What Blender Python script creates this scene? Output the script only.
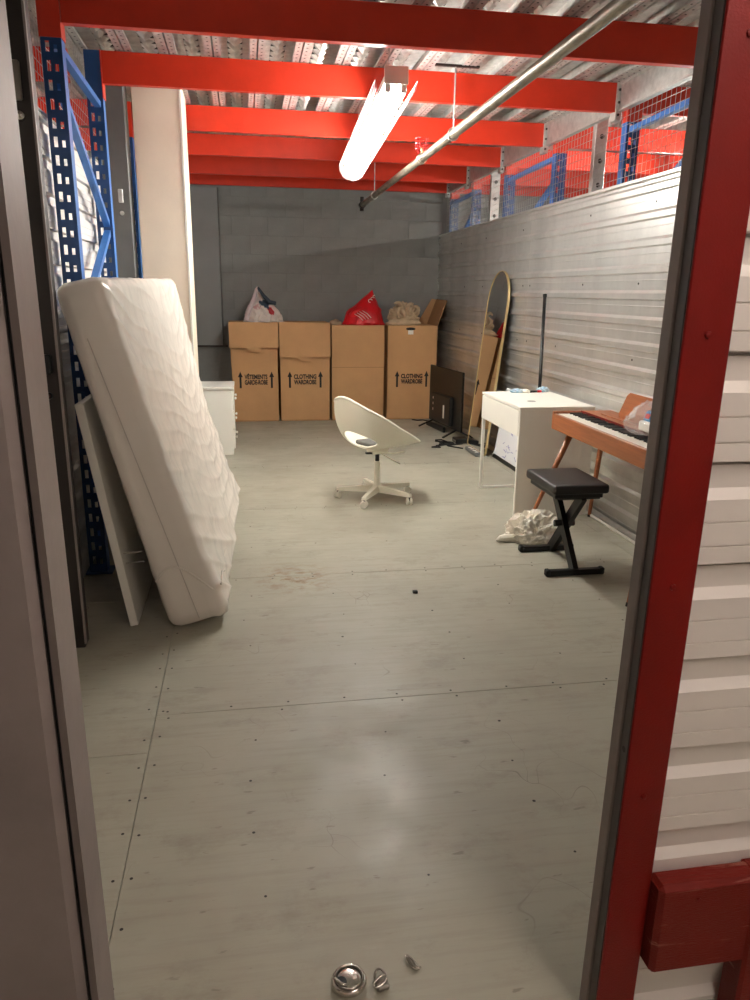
import bpy, bmesh, math, random
from mathutils import Vector, Matrix, noise
random.seed(7)
PI = math.pi
for o in list(bpy.data.objects): bpy.data.objects.remove(o)
scn = bpy.context.scene
C = scn.collection

# ------------------------------------------------------------------ camera
def set_camera():
    f = 750.0
    Y = Vector((243-375, 291-500, f)).normalized()           # depth direction seen in the camera (x right, y down, z ahead)
    X = Vector((4700, -146, 750)); X -= Y*X.dot(Y); X.normalize()
    Z = X.cross(Y)
    R = Matrix((X, Y, Z))                                     # world = R @ cam
    m = Matrix((R @ Vector((1, 0, 0)), R @ Vector((0, -1, 0)), R @ Vector((0, 0, -1)))).transposed().to_4x4()
    m.translation = (0, 0, 1.4)
    cd = bpy.data.cameras.new('camera'); cd.sensor_fit = 'VERTICAL'; cd.sensor_height = 36; cd.lens = 36*f/1000
    cd.clip_start = 0.05
    co = bpy.data.objects.new('camera', cd); C.objects.link(co); co.matrix_world = m
    scn.camera = co
set_camera()

# ------------------------------------------------------------------ world, light levels, exposure
w = bpy.data.worlds.new('world'); scn.world = w; w.use_nodes = True
w.node_tree.nodes['Background'].inputs[0].default_value = (1, .97, .95, 1)
w.node_tree.nodes['Background'].inputs[1].default_value = .03
TUBE_COLOR = (1.0, .985, .92)          # cool-white tubes in the units
TUBE_WARM = (1.0, .86, .77)           # warmer tube in the corridor
TUBE_UNIT, TUBE_NEIGHBOUR, TUBE_CORRIDOR = 112.0, 130.0, 40.0
vs = scn.view_settings
vs.view_transform = 'Standard'; vs.look = 'None'; vs.gamma = 1; vs.use_curve_mapping = False
vs.exposure = 0.25

# ------------------------------------------------------------------ materials
def srgb(r, g, b):
    f = lambda c: (c/255/12.92 if c/255 <= .04045 else ((c/255+.055)/1.055)**2.4)
    return (f(r), f(g), f(b), 1)
def mat(name, col, rough=.5, metal=0, ns=0, na=0, bump=0, bs=60, col2=None, stretch=None, spec=None, emit=None, coat=0, emit_col=None):
    m = bpy.data.materials.new(name); m.use_nodes = True
    nt = m.node_tree; N = nt.nodes; L = nt.links
    p = N['Principled BSDF']
    p.inputs['Base Color'].default_value = col; p.inputs['Roughness'].default_value = rough; p.inputs['Metallic'].default_value = metal
    if spec is not None: p.inputs['Specular IOR Level'].default_value = spec
    if coat: p.inputs['Coat Weight'].default_value = coat
    tc = N.new('ShaderNodeTexCoord'); mp = N.new('ShaderNodeMapping')
    L.new(tc.outputs['Object'], mp.inputs[0])
    if stretch: mp.inputs['Scale'].default_value = stretch
    if na or col2:
        n = N.new('ShaderNodeTexNoise'); n.inputs['Scale'].default_value = ns or 5; n.inputs['Detail'].default_value = 6; n.inputs['Roughness'].default_value = .62
        L.new(mp.outputs[0], n.inputs[0])
        mr = N.new('ShaderNodeMapRange'); mr.inputs[1].default_value = .32; mr.inputs[2].default_value = .68
        L.new(n.outputs[0], mr.inputs[0])
        mx = N.new('ShaderNodeMix'); mx.data_type = 'RGBA'
        c2 = col2 or tuple(max(0, c*(1-na)) for c in col[:3])+(1,)
        c1 = col if col2 else tuple(min(1, c*(1+na*.5)) for c in col[:3])+(1,)
        mx.inputs[6].default_value = c1; mx.inputs[7].default_value = c2
        L.new(mr.outputs[0], mx.inputs[0]); L.new(mx.outputs[2], p.inputs['Base Color'])
        m['mix'] = 1
    if bump:
        n2 = N.new('ShaderNodeTexNoise'); n2.inputs['Scale'].default_value = bs; n2.inputs['Detail'].default_value = 4
        L.new(mp.outputs[0], n2.inputs[0])
        b = N.new('ShaderNodeBump'); b.inputs['Strength'].default_value = bump; b.inputs['Distance'].default_value = .01
        L.new(n2.outputs[0], b.inputs['Height']); L.new(b.outputs[0], p.inputs['Normal'])
    if emit:
        p.inputs['Emission Color'].default_value = (emit_col or TUBE_COLOR)+(1,); p.inputs['Emission Strength'].default_value = emit
    return m
M = {}
M['orange'] = mat('orange_red_paint', srgb(214, 52, 24), .42, ns=6, na=.10, bump=.04, bs=90)
M['red_post'] = mat('dark_red_paint', srgb(114, 11, 5), .42, ns=8, na=.12, bump=.12, bs=260, spec=.3)
def worn(m, lo, hi):                       # scratches and chips: only the strongest streaks of the noise show the second colour
    for n in m.node_tree.nodes:
        if n.type == 'MAP_RANGE': n.inputs[1].default_value = lo; n.inputs[2].default_value = hi
M['red_wood'] = mat('red_painted_wood', srgb(112, 24, 14), .5, ns=3, col2=srgb(150, 92, 78), spec=.25, bump=.3, bs=25, stretch=(1.6, 8, 24))
worn(M['red_wood'], .62, .70)
M['blue_unlit'] = mat('blue_paint_unlit', srgb(22, 66, 120), .4, ns=9, na=.2)  # darker copy of the blue paint, shade of the unlit webs put into colour
M['blue'] = mat('blue_paint', srgb(62, 120, 196), .4, ns=9, na=.15)
M['galv'] = mat('galvanised_steel', srgb(196, 196, 192), .42, .75, ns=22, na=.22, bump=.03)
M['deck'] = mat('galvanised_decking', srgb(206, 203, 198), .40, .45, ns=18, na=.25)
M['siding_in'] = mat('galvanised_siding', srgb(218, 216, 212), .34, .8, ns=2.4, na=.16, stretch=(1, 1.4, .5))
M['siding_white'] = mat('white_siding', srgb(236, 230, 224), .42, .1, ns=3, na=.05)
M['concrete'] = mat('grey_painted_block', srgb(138, 140, 138), .6, ns=4, na=.12, bump=.25, bs=70)
M['mortar'] = mat('grey_painted_mortar', srgb(134, 136, 134), .7, ns=5, na=.1)
M['grey_panel'] = mat('grey_painted_panel', srgb(140, 142, 142), .5, ns=3, na=.08)
M['cream'] = mat('cream_drywall', srgb(232, 216, 196), .62, ns=3, na=.06, bump=.05)
M['dark_steel'] = mat('dark_steel', srgb(46, 40, 37), .5, .2, ns=6, na=.2)
M['grey_post'] = mat('grey_steel_post', srgb(104, 104, 102), .5, .2, ns=5, na=.12)
M['frame_grey'] = mat('grey_door_frame', srgb(140, 129, 126), .5, .1, ns=5, na=.14, bump=.05)
M['frame_dark'] = mat('dark_grey_door_frame', srgb(92, 86, 84), .5, .15, ns=5, na=.14)
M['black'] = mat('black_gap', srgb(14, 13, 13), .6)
M['white_lam'] = mat('white_laminate', srgb(242, 238, 228), .35, ns=3, na=.02)
M['white_metal'] = mat('white_enamel_metal', srgb(240, 236, 228), .35)
M['chair_white'] = mat('white_plastic', srgb(243, 238, 222), .4)
M['caster'] = mat('white_caster', srgb(230, 226, 214), .4)
M['black_plastic'] = mat('black_plastic', srgb(15, 15, 15), .4)
M['black_metal'] = mat('black_metal', srgb(20, 19, 20), .35, .3)
M['leather'] = mat('black_leatherette', srgb(36, 33, 32), .42, bump=.15, bs=220)
M['chrome'] = mat('chrome', srgb(210, 205, 198), .16, 1)
M['chrome_dark'] = mat('worn_steel', srgb(150, 144, 136), .28, 1)
M['gold'] = mat('brushed_gold', srgb(228, 204, 150), .3, .85)
M['mirror'] = mat('mirror_glass', (.88, .9, .9, 1), .01, 1)
M['cardboard'] = mat('cardboard', srgb(202, 156, 108), .75, ns=2.5, na=.10, bump=.05, bs=50)
M['cardboard_in'] = mat('cardboard_inside', srgb(160, 118, 78), .8, ns=4, na=.12)
M['ink'] = mat('black_ink', srgb(30, 24, 20), .7)
M['walnut'] = mat('reddish_walnut', srgb(156, 90, 50), .38, ns=7, na=.25, stretch=(9, .7, 9))
M['ivory'] = mat('white_key', srgb(244, 238, 226), .28)
M['key_black'] = mat('black_key', srgb(18, 17, 17), .35)
M['mattress'] = mat('mattress_ticking', srgb(232, 224, 214), .8, ns=8, na=.05, bump=.1)
M['red_bag'] = mat('red_plastic', srgb(206, 18, 28), .35, ns=6, na=.18)
M['beige_cloth'] = mat('beige_cloth', srgb(196, 172, 142), .85, ns=10, na=.2, bump=.2)
M['white_plastic_bag'] = mat('white_crumpled_plastic', srgb(252, 244, 230), .35, ns=9, na=.06)
M['sprinkler'] = mat('old_steel_pipe', srgb(150, 140, 124), .42, .65, ns=9, na=.5, stretch=(6, 1, 6))
M['tape'] = mat('whiteboard_face', srgb(240, 240, 244), .25)
M['marker'] = mat('purple_marker', srgb(90, 84, 170), .6)
M['blue_pack'] = mat('blue_packaging', srgb(40, 140, 200), .35)
M['pale_pack'] = mat('pale_blue_packaging', srgb(120, 176, 206), .35, ns=30, na=.0, col2=srgb(222, 226, 228))
M['tube_unit'] = mat('lit_tube', (1, 1, 1, 1), .4, emit=TUBE_UNIT)
M['tube_nb'] = mat('lit_tube_neighbour', (1, 1, 1, 1), .4, emit=TUBE_NEIGHBOUR)
M['tube_left'] = mat('lit_tube_left_unit', (1, 1, 1, 1), .4, emit=TUBE_NEIGHBOUR*.4)
M['tube_cor'] = mat('lit_tube_corridor', (1, 1, 1, 1), .4, emit=TUBE_CORRIDOR, emit_col=TUBE_WARM)
M['guard'] = mat('pinkish_grey_wire', srgb(150, 138, 138), .5)
M['lip'] = mat('pale_red_edge', srgb(214, 96, 74), .45)
M['rubber'] = mat('black_rubber', srgb(16, 15, 15), .7)
M['brown_ring'] = mat('rust_brown', srgb(120, 84, 52), .7, ns=30, na=.4)

def film(name, col, alpha, rough=.22):
    m = bpy.data.materials.new(name); m.use_nodes = True
    nt = m.node_tree; N = nt.nodes; L = nt.links
    p = N['Principled BSDF']; p.inputs['Base Color'].default_value = col; p.inputs['Roughness'].default_value = rough
    p.inputs['Alpha'].default_value = alpha
    return m
M['film'] = film('clear_plastic_film', srgb(250, 242, 232), .86, .24)
M['film_clear'] = film('clear_plastic_bag', srgb(240, 240, 240), .26, .15)

def floor_material():
    m = bpy.data.materials.new('grey_green_painted_plywood'); m.use_nodes = True
    nt = m.node_tree; N = nt.nodes; L = nt.links; p = N['Principled BSDF']
    g = N.new('ShaderNodeNewGeometry')
    def noise_tex(scale, detail, st, rough=.6):
        mp = N.new('ShaderNodeMapping'); mp.inputs['Scale'].default_value = st
        L.new(g.outputs['Position'], mp.inputs[0])
        n = N.new('ShaderNodeTexNoise'); n.inputs['Scale'].default_value = scale; n.inputs['Detail'].default_value = detail; n.inputs['Roughness'].default_value = rough
        L.new(mp.outputs[0], n.inputs[0]); return n.outputs[0]
    def rng(src, a, b, lo=0, hi=1):
        r = N.new('ShaderNodeMapRange'); r.inputs[1].default_value = a; r.inputs[2].default_value = b; r.inputs[3].default_value = lo; r.inputs[4].default_value = hi
        L.new(src, r.inputs[0]); return r.outputs[0]
    def mix(fac, c1, c2):
        x = N.new('ShaderNodeMix'); x.data_type = 'RGBA'
        L.new(fac, x.inputs[0])
        for i, c in ((6, c1), (7, c2)):
            if isinstance(c, tuple): x.inputs[i].default_value = c
            else: L.new(c, x.inputs[i])
        return x.outputs[2]
    c = mix(rng(noise_tex(1.3, 5, (1, 1, 1)), .35, .65), srgb(170, 167, 151), srgb(158, 153, 137))
    c = mix(rng(noise_tex(9, 6, (.25, 3.5, 1), .7), .48, .76, 0, .5), c, srgb(140, 134, 118))      # grain of the plywood across the room
    c = mix(rng(noise_tex(3.4, 8, (1, 1.6, 1), .75), .53, .72, 0, .6), c, srgb(130, 121, 104))     # worn dirty patches
    c = mix(rng(noise_tex(26, 3, (.5, 1.6, 1), .5), .68, .73, 0, .5), c, srgb(100, 92, 80))        # small scuffs
    v = N.new('ShaderNodeTexVoronoi'); v.feature = 'DISTANCE_TO_EDGE'; v.inputs['Scale'].default_value = 2.6
    mpv = N.new('ShaderNodeMapping'); mpv.inputs['Scale'].default_value = (1, .7, 1)
    nd = N.new('ShaderNodeTexNoise'); nd.inputs['Scale'].default_value = 2.5
    L.new(g.outputs['Position'], nd.inputs[0])
    vm = N.new('ShaderNodeVectorMath'); vm.operation = 'ADD'
    L.new(g.outputs['Position'], mpv.inputs[0]); L.new(mpv.outputs[0], vm.inputs[0]); L.new(nd.outputs[1], vm.inputs[1]); L.new(vm.outputs[0], v.inputs[0])
    line = rng(v.outputs[0], .0, .006, 1, 0)
    gate = rng(noise_tex(1.7, 3, (1, 1, 1)), .52, .66)
    mu = N.new('ShaderNodeMath'); mu.operation = 'MULTIPLY'; L.new(line, mu.inputs[0]); L.new(gate, mu.inputs[1])
    mu2 = N.new('ShaderNodeMath'); mu2.operation = 'MULTIPLY'; L.new(mu.outputs[0], mu2.inputs[0]); mu2.inputs[1].default_value = .75
    c = mix(mu2.outputs[0], c, srgb(112, 104, 92))                                                # curved scratches
    # rust-brown spill where it lies on the boards
    d = N.new('ShaderNodeVectorMath'); d.operation = 'DISTANCE'; d.inputs[1].default_value = (.213, 3.577, 0); L.new(g.outputs['Position'], d.inputs[0])
    near = rng(d.outputs['Value'], .05, .26, 1, 0)
    sp = rng(noise_tex(22, 5, (.6, 1, 1), .7), .47, .62)
    mu3 = N.new('ShaderNodeMath'); mu3.operation = 'MULTIPLY'; L.new(near, mu3.inputs[0]); L.new(sp, mu3.inputs[1])
    c = mix(mu3.outputs[0], c, srgb(132, 104, 72))
    L.new(c, p.inputs['Base Color'])
    L.new(rng(noise_tex(4, 5, (1, 1, 1)), .3, .7, .38, .6), p.inputs['Roughness'])
    b = N.new('ShaderNodeBump'); b.inputs['Strength'].default_value = .12; b.inputs['Distance'].default_value = .004
    L.new(noise_tex(30, 5, (.3, 3, 1)), b.inputs['Height']); L.new(b.outputs[0], p.inputs['Normal'])
    return m
M['floor'] = floor_material()

def printed_bag_material():
    m = bpy.data.materials.new('white_bag_with_red_and_blue_print'); m.use_nodes = True
    nt = m.node_tree; N = nt.nodes; L = nt.links; p = N['Principled BSDF']; p.inputs['Roughness'].default_value = .4
    tc = N.new('ShaderNodeTexCoord')
    def blob(center, r0, r1):
        d = N.new('ShaderNodeVectorMath'); d.operation = 'DISTANCE'; d.inputs[1].default_value = center; L.new(tc.outputs['Object'], d.inputs[0])
        n = N.new('ShaderNodeTexNoise'); n.inputs['Scale'].default_value = 14; L.new(tc.outputs['Object'], n.inputs[0])
        a = N.new('ShaderNodeMath'); a.operation = 'MULTIPLY_ADD'; a.inputs[1].default_value = .14; L.new(n.outputs[0], a.inputs[0]); L.new(d.outputs['Value'], a.inputs[2])
        r = N.new('ShaderNodeMapRange'); r.inputs[1].default_value = r0+.07; r.inputs[2].default_value = r1+.07; r.inputs[3].default_value = 1; r.inputs[4].default_value = 0
        L.new(a.outputs[0], r.inputs[0]); return r.outputs[0]
    cur = srgb(216, 204, 196)
    for ce, r, col in (((.11, -.14, .15), .062, srgb(178, 26, 38)), ((.03, -.12, .22), .06, srgb(48, 66, 84)), ((-.09, -.12, .16), .03, srgb(196, 150, 150))):
        x = N.new('ShaderNodeMix'); x.data_type = 'RGBA'; L.new(blob(ce, r, r+.012), x.inputs[0])
        if isinstance(cur, tuple): x.inputs[6].default_value = cur
        else: L.new(cur, x.inputs[6])
        x.inputs[7].default_value = col; cur = x.outputs[2]
    L.new(cur, p.inputs['Base Color'])
    return m
M['print_bag'] = printed_bag_material()

# ------------------------------------------------------------------ mesh helpers
def empty(name, loc=(0, 0, 0), label=None, cat=None, group=None, kind=None):
    o = bpy.data.objects.new(name, None); C.objects.link(o); o.location = loc; o.empty_display_size = .1
    return tag(o, label, cat, group, kind)
def tag(o, label=None, cat=None, group=None, kind=None):
    if label: o['label'] = label
    if cat: o['category'] = cat
    if group: o['group'] = group
    if kind: o['kind'] = kind
    return o
def root_loc(o):
    while o.parent: o = o.parent
    return Vector(o.location)
class MB:
    def __init__(s): s.v = []; s.f = []
    def add(s, vs, fs, m=None):
        b = len(s.v)
        s.v += [(m @ Vector(v)) if m else Vector(v) for v in vs]; s.f += [tuple(i+b for i in f) for f in fs]; return s
    def box(s, a, b, m=None):
        x0, y0, z0 = a; x1, y1, z1 = b
        return s.add([(x0, y0, z0), (x1, y0, z0), (x1, y1, z0), (x0, y1, z0), (x0, y0, z1), (x1, y0, z1), (x1, y1, z1), (x0, y1, z1)],
                     [(0, 3, 2, 1), (4, 5, 6, 7), (0, 1, 5, 4), (1, 2, 6, 5), (2, 3, 7, 6), (3, 0, 4, 7)], m)
    def bbox(s, a, b, r=.005, m=None):            # box with chamfered edges
        x0, y0, z0 = a; x1, y1, z1 = b
        P = lambda sx, sy, sz: (x1 if sx else x0, y1 if sy else y0, z1 if sz else z0)
        vs = []; idx = {}
        for sx in (0, 1):
            for sy in (0, 1):
                for sz in (0, 1):
                    q = P(sx, sy, sz)
                    for ax in range(3):
                        t = list(q)
                        for k in range(3):
                            if k != ax: t[k] += r if (sx, sy, sz)[k] == 0 else -r
                        idx[(sx, sy, sz, ax)] = len(vs); vs.append(tuple(t))
        fs = []
        for ax in range(3):
            for sd in (0, 1):
                o = [k for k in range(3) if k != ax]; loop = []
                for (i, j) in ((0, 0), (1, 0), (1, 1), (0, 1)):
                    k = [0, 0, 0]; k[ax] = sd; k[o[0]] = i; k[o[1]] = j; loop.append(idx[tuple(k)+(ax,)])
                flip = (sd == 0) != (ax == 1)
                fs.append(tuple(reversed(loop)) if flip else tuple(loop))
        for ax in range(3):
            o = [k for k in range(3) if k != ax]
            for i in (0, 1):
                for j in (0, 1):
                    a0 = [0, 0, 0]; a0[o[0]] = i; a0[o[1]] = j; a1 = list(a0); a1[ax] = 1
                    fs.append((idx[tuple(a0)+(o[0],)], idx[tuple(a1)+(o[0],)], idx[tuple(a1)+(o[1],)], idx[tuple(a0)+(o[1],)]))
        for sx in (0, 1):
            for sy in (0, 1):
                for sz in (0, 1): fs.append(tuple(idx[(sx, sy, sz, ax)] for ax in range(3)))
        return s.add(vs, fs, m)
    def tube(s, pts, r, n=10, closed=False, caps=True, m=None):
        pts = [Vector(p) for p in pts]; rs = r if isinstance(r, (list, tuple)) else [r]*len(pts)
        vs = []; fs = []; k = len(pts); prev = None
        for i, p in enumerate(pts):
            a = pts[(i-1) % k] if (closed or i > 0) else p; b = pts[(i+1) % k] if (closed or i < k-1) else p
            t = (b-a).normalized()
            if prev is None:
                u = t.orthogonal().normalized()
            else:
                u = (prev - t*prev.dot(t)).normalized()
            prev = u; v = t.cross(u)
            for j in range(n):
                an = 2*PI*j/n+PI/n; vs.append(p+(u*math.cos(an)+v*math.sin(an))*rs[i])
        for i in range(k if closed else k-1):
            for j in range(n):
                a = i*n+j; b = i*n+(j+1) % n; c = ((i+1) % k)*n+(j+1) % n; d = ((i+1) % k)*n+j; fs.append((a, b, c, d))
        if caps and not closed:
            fs.append(tuple(reversed(range(n)))); fs.append(tuple(range((k-1)*n, k*n)))
        return s.add(vs, fs, m)
    def bar(s, p, q, wd, hd, up=(0, 0, 1), m=None):     # rectangular bar from p to q
        p, q = Vector(p), Vector(q); t = (q-p).normalized(); u = t.cross(Vector(up)).normalized(); v = u.cross(t)
        vs = [e+u*(a*wd/2)+v*(b*hd/2) for e in (p, q) for a, b in ((-1, -1), (1, -1), (1, 1), (-1, 1))]
        return s.add(vs, [(0, 3, 2, 1), (4, 5, 6, 7), (0, 1, 5, 4), (1, 2, 6, 5), (2, 3, 7, 6), (3, 0, 4, 7)], m)
    def prism(s, prof, e, m=None, closed=True):         # profile (list of 3d points) extruded by vector e
        n = len(prof); e = Vector(e); vs = [Vector(p) for p in prof]; vs += [v+e for v in vs]
        fs = [(i, (i+1) % n, n+(i+1) % n, n+i) for i in range(n if closed else n-1)]
        if closed: fs += [tuple(reversed(range(n))), tuple(range(n, 2*n))]
        return s.add(vs, fs, m)
    def lathe(s, prof, n=24, m=None):                   # profile of (r, z)
        vs = []; fs = []; k = len(prof)
        for i in range(n):
            a = 2*PI*i/n
            for r, z in prof: vs.append((r*math.cos(a), r*math.sin(a), z))
        for i in range(n):
            for j in range(k-1):
                fs.append((i*k+j, ((i+1) % n)*k+j, ((i+1) % n)*k+j+1, i*k+j+1))
        return s.add(vs, fs, m)
    def grid(s, nu, nv, fn, closed_u=False, skip=None, m=None):
        vs = [fn(i, j) for i in range(nu) for j in range(nv)]; fs = []
        for i in range(nu if closed_u else nu-1):
            for j in range(nv-1):
                if skip and skip(i, j): continue
                fs.append((i*nv+j, ((i+1) % nu)*nv+j, ((i+1) % nu)*nv+j+1, i*nv+j+1))
        return s.add(vs, fs, m)
    def lean(s, k):
        for v in s.v: v.x += k*v.z
        return s
    def mesh(s, name, mt, smooth=False, off=None, fix=True):
        me = bpy.data.meshes.new(name)
        me.from_pydata([tuple(v-off) if off else tuple(v) for v in s.v], [], s.f)
        if fix:
            b = bmesh.new(); b.from_mesh(me); bmesh.ops.remove_doubles(b, verts=b.verts, dist=1e-5); bmesh.ops.recalc_face_normals(b, faces=b.faces); b.to_mesh(me); b.free()
        me.materials.append(mt)
        if smooth:
            for p in me.polygons: p.use_smooth = True
        return me
    def build(s, name, mt, parent=None, world=True, smooth=False, fix=True, label=None):
        off = root_loc(parent) if (parent and world) else None
        me = s.mesh(name, mt, smooth, off, fix)
        o = bpy.data.objects.new(name, me); C.objects.link(o)
        if parent: o.parent = parent
        if label: o['label'] = label
        return o
def link(name, me, parent=None, loc=(0, 0, 0)):
    o = bpy.data.objects.new(name, me); C.objects.link(o); o.location = loc
    if parent: o.parent = parent
    return o
def solo(mb, name, mt, label, cat, group=None, kind=None, smooth=False, base=None):   # a thing that is one mesh, origin at its base
    off = Vector(base) if base else Vector((sum(v.x for v in mb.v)/len(mb.v), sum(v.y for v in mb.v)/len(mb.v), min(v.z for v in mb.v)))
    me = mb.mesh(name, mt, smooth, off); o = link(name, me, None, off)
    return tag(o, label, cat, group, kind)
def copy_tree(o, parent=None):
    c = o.copy(); C.objects.link(c); c.parent = parent
    for ch in list(o.children): copy_tree(ch, c)
    return c
def rounded_box(size, r, n, fn=None):                   # centred; fn displaces (p, normal)
    hx, hy, hz = size[0]/2, size[1]/2, size[2]/2; mb = MB()
    def put(p):
        p = Vector(p); q = Vector((max(-hx+r, min(hx-r, p.x)), max(-hy+r, min(hy-r, p.y)), max(-hz+r, min(hz-r, p.z))))
        d = p-q; nn = d.normalized() if d.length > 1e-9 else Vector((0, 0, 1)); v = q+nn*r
        return fn(v, nn) if fn else v
    def ticks(h, k):
        e = [-h, -h+r*.3, -h+r]; return e+[-h+r+(2*h-2*r)*i/k for i in range(1, k)]+[h-r, h-r*.3, h]
    tx, ty, tz = ticks(hx, n[0]), ticks(hy, n[1]), ticks(hz, n[2])
    for sg in (-1, 1):
        mb.grid(len(ty), len(tz), lambda i, j: put((sg*hx, ty[i], tz[j])))
        mb.grid(len(tx), len(tz), lambda i, j: put((tx[i], sg*hy, tz[j])))
        mb.grid(len(tx), len(ty), lambda i, j: put((tx[i], ty[j], sg*hz)))
    return mb
def ico(sub):
    b = bmesh.new(); bmesh.ops.create_icosphere(b, subdivisions=sub, radius=1)
    vs = [v.co.copy() for v in b.verts]; fs = [tuple(v.index for v in f.verts) for f in b.faces]; b.free(); return vs, fs
def blob(sub, fn, m=None):
    vs, fs = ico(sub); mb = MB(); mb.add([fn(v) for v in vs], fs, m); return mb
def ridged(p, oct=4): return noise.ridged_multi_fractal(p, 1.0, 2.1, oct, 1.0, 2.0)
def text_mesh(txt, size, mt, name, bold=.0):
    cu = bpy.data.curves.new(name, 'FONT'); cu.body = txt; cu.size = size; cu.align_x = 'CENTER'; cu.align_y = 'CENTER'; cu.offset = bold; cu.resolution_u = 3
    o = bpy.data.objects.new(name, cu); C.objects.link(o)
    dg = bpy.context.evaluated_depsgraph_get(); me = bpy.data.meshes.new_from_object(o.evaluated_get(dg))
    bpy.data.objects.remove(o); bpy.data.curves.remove(cu); me.materials.clear(); me.materials.append(mt); me.name = name
    return me

# ------------------------------------------------------------------ dimensions of the place
RX, LX, BY = 2.28, -.85, 8.95
XL, XR, YC = -3.6, 5.4, -1.7               # outer ends of the neighbouring units, corridor wall
BEAM_Y = [3.78, 4.78, 5.95, 6.95, 8.02, 8.80]
BZ0, BZ1, DECK = 2.495, 2.655, 2.66

# ------------------------------------------------------------------ floor
def build_floor():
    fl = empty('floor', (0, 0, 0), 'grey-green painted plywood floor with screws and scuffs', 'floor', kind='structure')
    MB().box((XL, YC, -.06), (XR, BY+.1, -.020)).build('subfloor', M['black'], fl)
    ys = [YC]+[2.36+1.25*k for k in range(-3, 6)]+[BY]
    ys = sorted(y for y in ys if YC <= y <= BY)
    g = .0010
    def sheet(x0, y0, x1, y1): MB().bbox((x0+g, y0+g, -.02), (x1-g, y1-g, 0), .0008).build('plywood_sheet', M['floor'], fl)
    for i in range(len(ys)-1):
        sheet(-.34, ys[i], 2.1, ys[i+1]); sheet(2.1, ys[i], RX+.2, ys[i+1])
    yl = [YC, .9, 2.143, 3.39, 4.64, 5.89, 7.14, BY]
    for i in range(len(yl)-1): sheet(-1.56, yl[i], -.34, yl[i+1])
    sheet(XL, YC, -1.56, BY); sheet(RX+.2, YC, XR, BY)
    # screw heads along the sheet edges and joists, and a few chips lying on the boards
    sc = MB(); rnd = random.Random(3)
    def dot(x, y, r=.0045): sc.lathe([(0, .0008), (r*.8, .0008), (r, .0001)], 7, Matrix.Translation((x, y, 0)))
    for y in (1.11, 2.36, 3.61, 4.86, 6.11, 7.36):
        for x in [-.3+.2*k for k in range(12)]:
            dot(x+rnd.uniform(-.015, .015), y+.02+rnd.uniform(-.004, .006)); 
            if rnd.random() < .8: dot(x+rnd.uniform(-.02, .02), y-.022)
    for y in [1.3+.155*k for k in range(18)]:
        dot(-.34+.022+rnd.uniform(-.005, .005), y); dot(-.34-.024+rnd.uniform(-.005, .005), y+rnd.uniform(-.03, .03))
    for y in (1.52, 1.73, 1.94, 2.15, 2.62, 2.86, 3.1, 3.36, 4.1, 4.5):
        for x in [-.02+.41*k for k in range(6)]:
            if rnd.random() < .75: dot(x+rnd.uniform(-.03, .03), y+rnd.uniform(-.02, .02), rnd.uniform(.003, .0055))
    o = sc.build('screw_heads', M['dark_steel'], fl, fix=False); o['kind'] = 'stuff'
    ch = solo(MB().box((.764, 3.292, .0005), (.786, 3.310, .012)), 'debris_chip', M['black_plastic'], 'small black chip lying alone in the middle of the floor', 'debris')
    return fl
build_floor()

# ------------------------------------------------------------------ siding boards (one profile, one object per course)
def siding_profile(h, d):                     # (z, out) from bottom to top of a course
    return [(0, -.016), (0, d-.002), (.002, d), (h*.17, d), (h*.175, d-.003), (h*.185, d-.003), (h*.19, d), (h*.41, d), (h*.415, d-.003), (h*.425, d-.003), (h*.43, d),
            (h*.64, d), (h*.74, .003), (h-.007, .003), (h-.006, -.016), (h, -.016)]
def ribbed_profile(h, d):
    r = .002
    return [(0, r), (h*.24, r), (h*.25, r+.004), (h*.28, r+.004), (h*.29, r), (h*.50, r), (h*.56, d), (h*.76, d), (h*.88, r), (h, r)]
def siding_mesh(h, d, length, axis, mt, side, prof=None):
    pr = (prof or siding_profile)(h, d)
    if axis == 'y': pts = [(side*o, 0, z) for z, o in pr]; e = (0, length, 0)
    else: pts = [(0, side*o, z) for z, o in pr]; e = (length, 0, 0)
    return MB().prism(pts, e, closed=False).mesh('siding_board', mt, fix=False)
def build_right_wall():
    wl = empty('wall_right', (RX, 6, 0), 'low galvanised metal partition wall of ribbed siding on the right', 'wall', kind='structure')
    MB().box((RX+.004, 1.1, 0), (RX+.05, BY, 2.03)).build('backing', M['siding_white'], wl)
    n = 14; h = 2.03/n
    segs = ((1.12, 6.02), (6.026, BY-.01))
    for y0, y1 in segs:
        me = siding_mesh(h, .02, y1-y0, 'y', M['siding_in'], -1, ribbed_profile)
        for k in range(n): link('siding_board', me, wl, Vector((RX, y0, k*h))-Vector(wl.location))
    MB().bbox((RX-.022, 1.12, 2.03), (RX+.055, BY, 2.052), .004).build('top_cap', M['siding_in'], wl)
    MB().prism([(RX-.02, 1.12, 0), (RX-.05, 1.12, 0), (RX-.05, 1.12, .012), (RX-.03, 1.12, .03), (RX-.02, 1.12, .03)], (0, 7.7, 0)).build('base_trim', M['siding_in'], wl)
    sc = MB(); rnd = random.Random(5)
    for y in (3.6, 4.2, 4.9, 5.4, 5.85, 6.2, 7.1, 7.9):
        for k in (1, 4, 7, 10, 13):
            if rnd.random() < .75: sc.lathe([(0, .004), (.006, .003), (.007, 0)], 6, Matrix.Translation((RX-.016, y+rnd.uniform(-.1, .1), k*h+.02)) @ Matrix.Rotation(-PI/2, 4, 'Y'))
    o = sc.build('screws', M['dark_steel'], wl, fix=False); o['kind'] = 'stuff'
build_right_wall()
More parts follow.
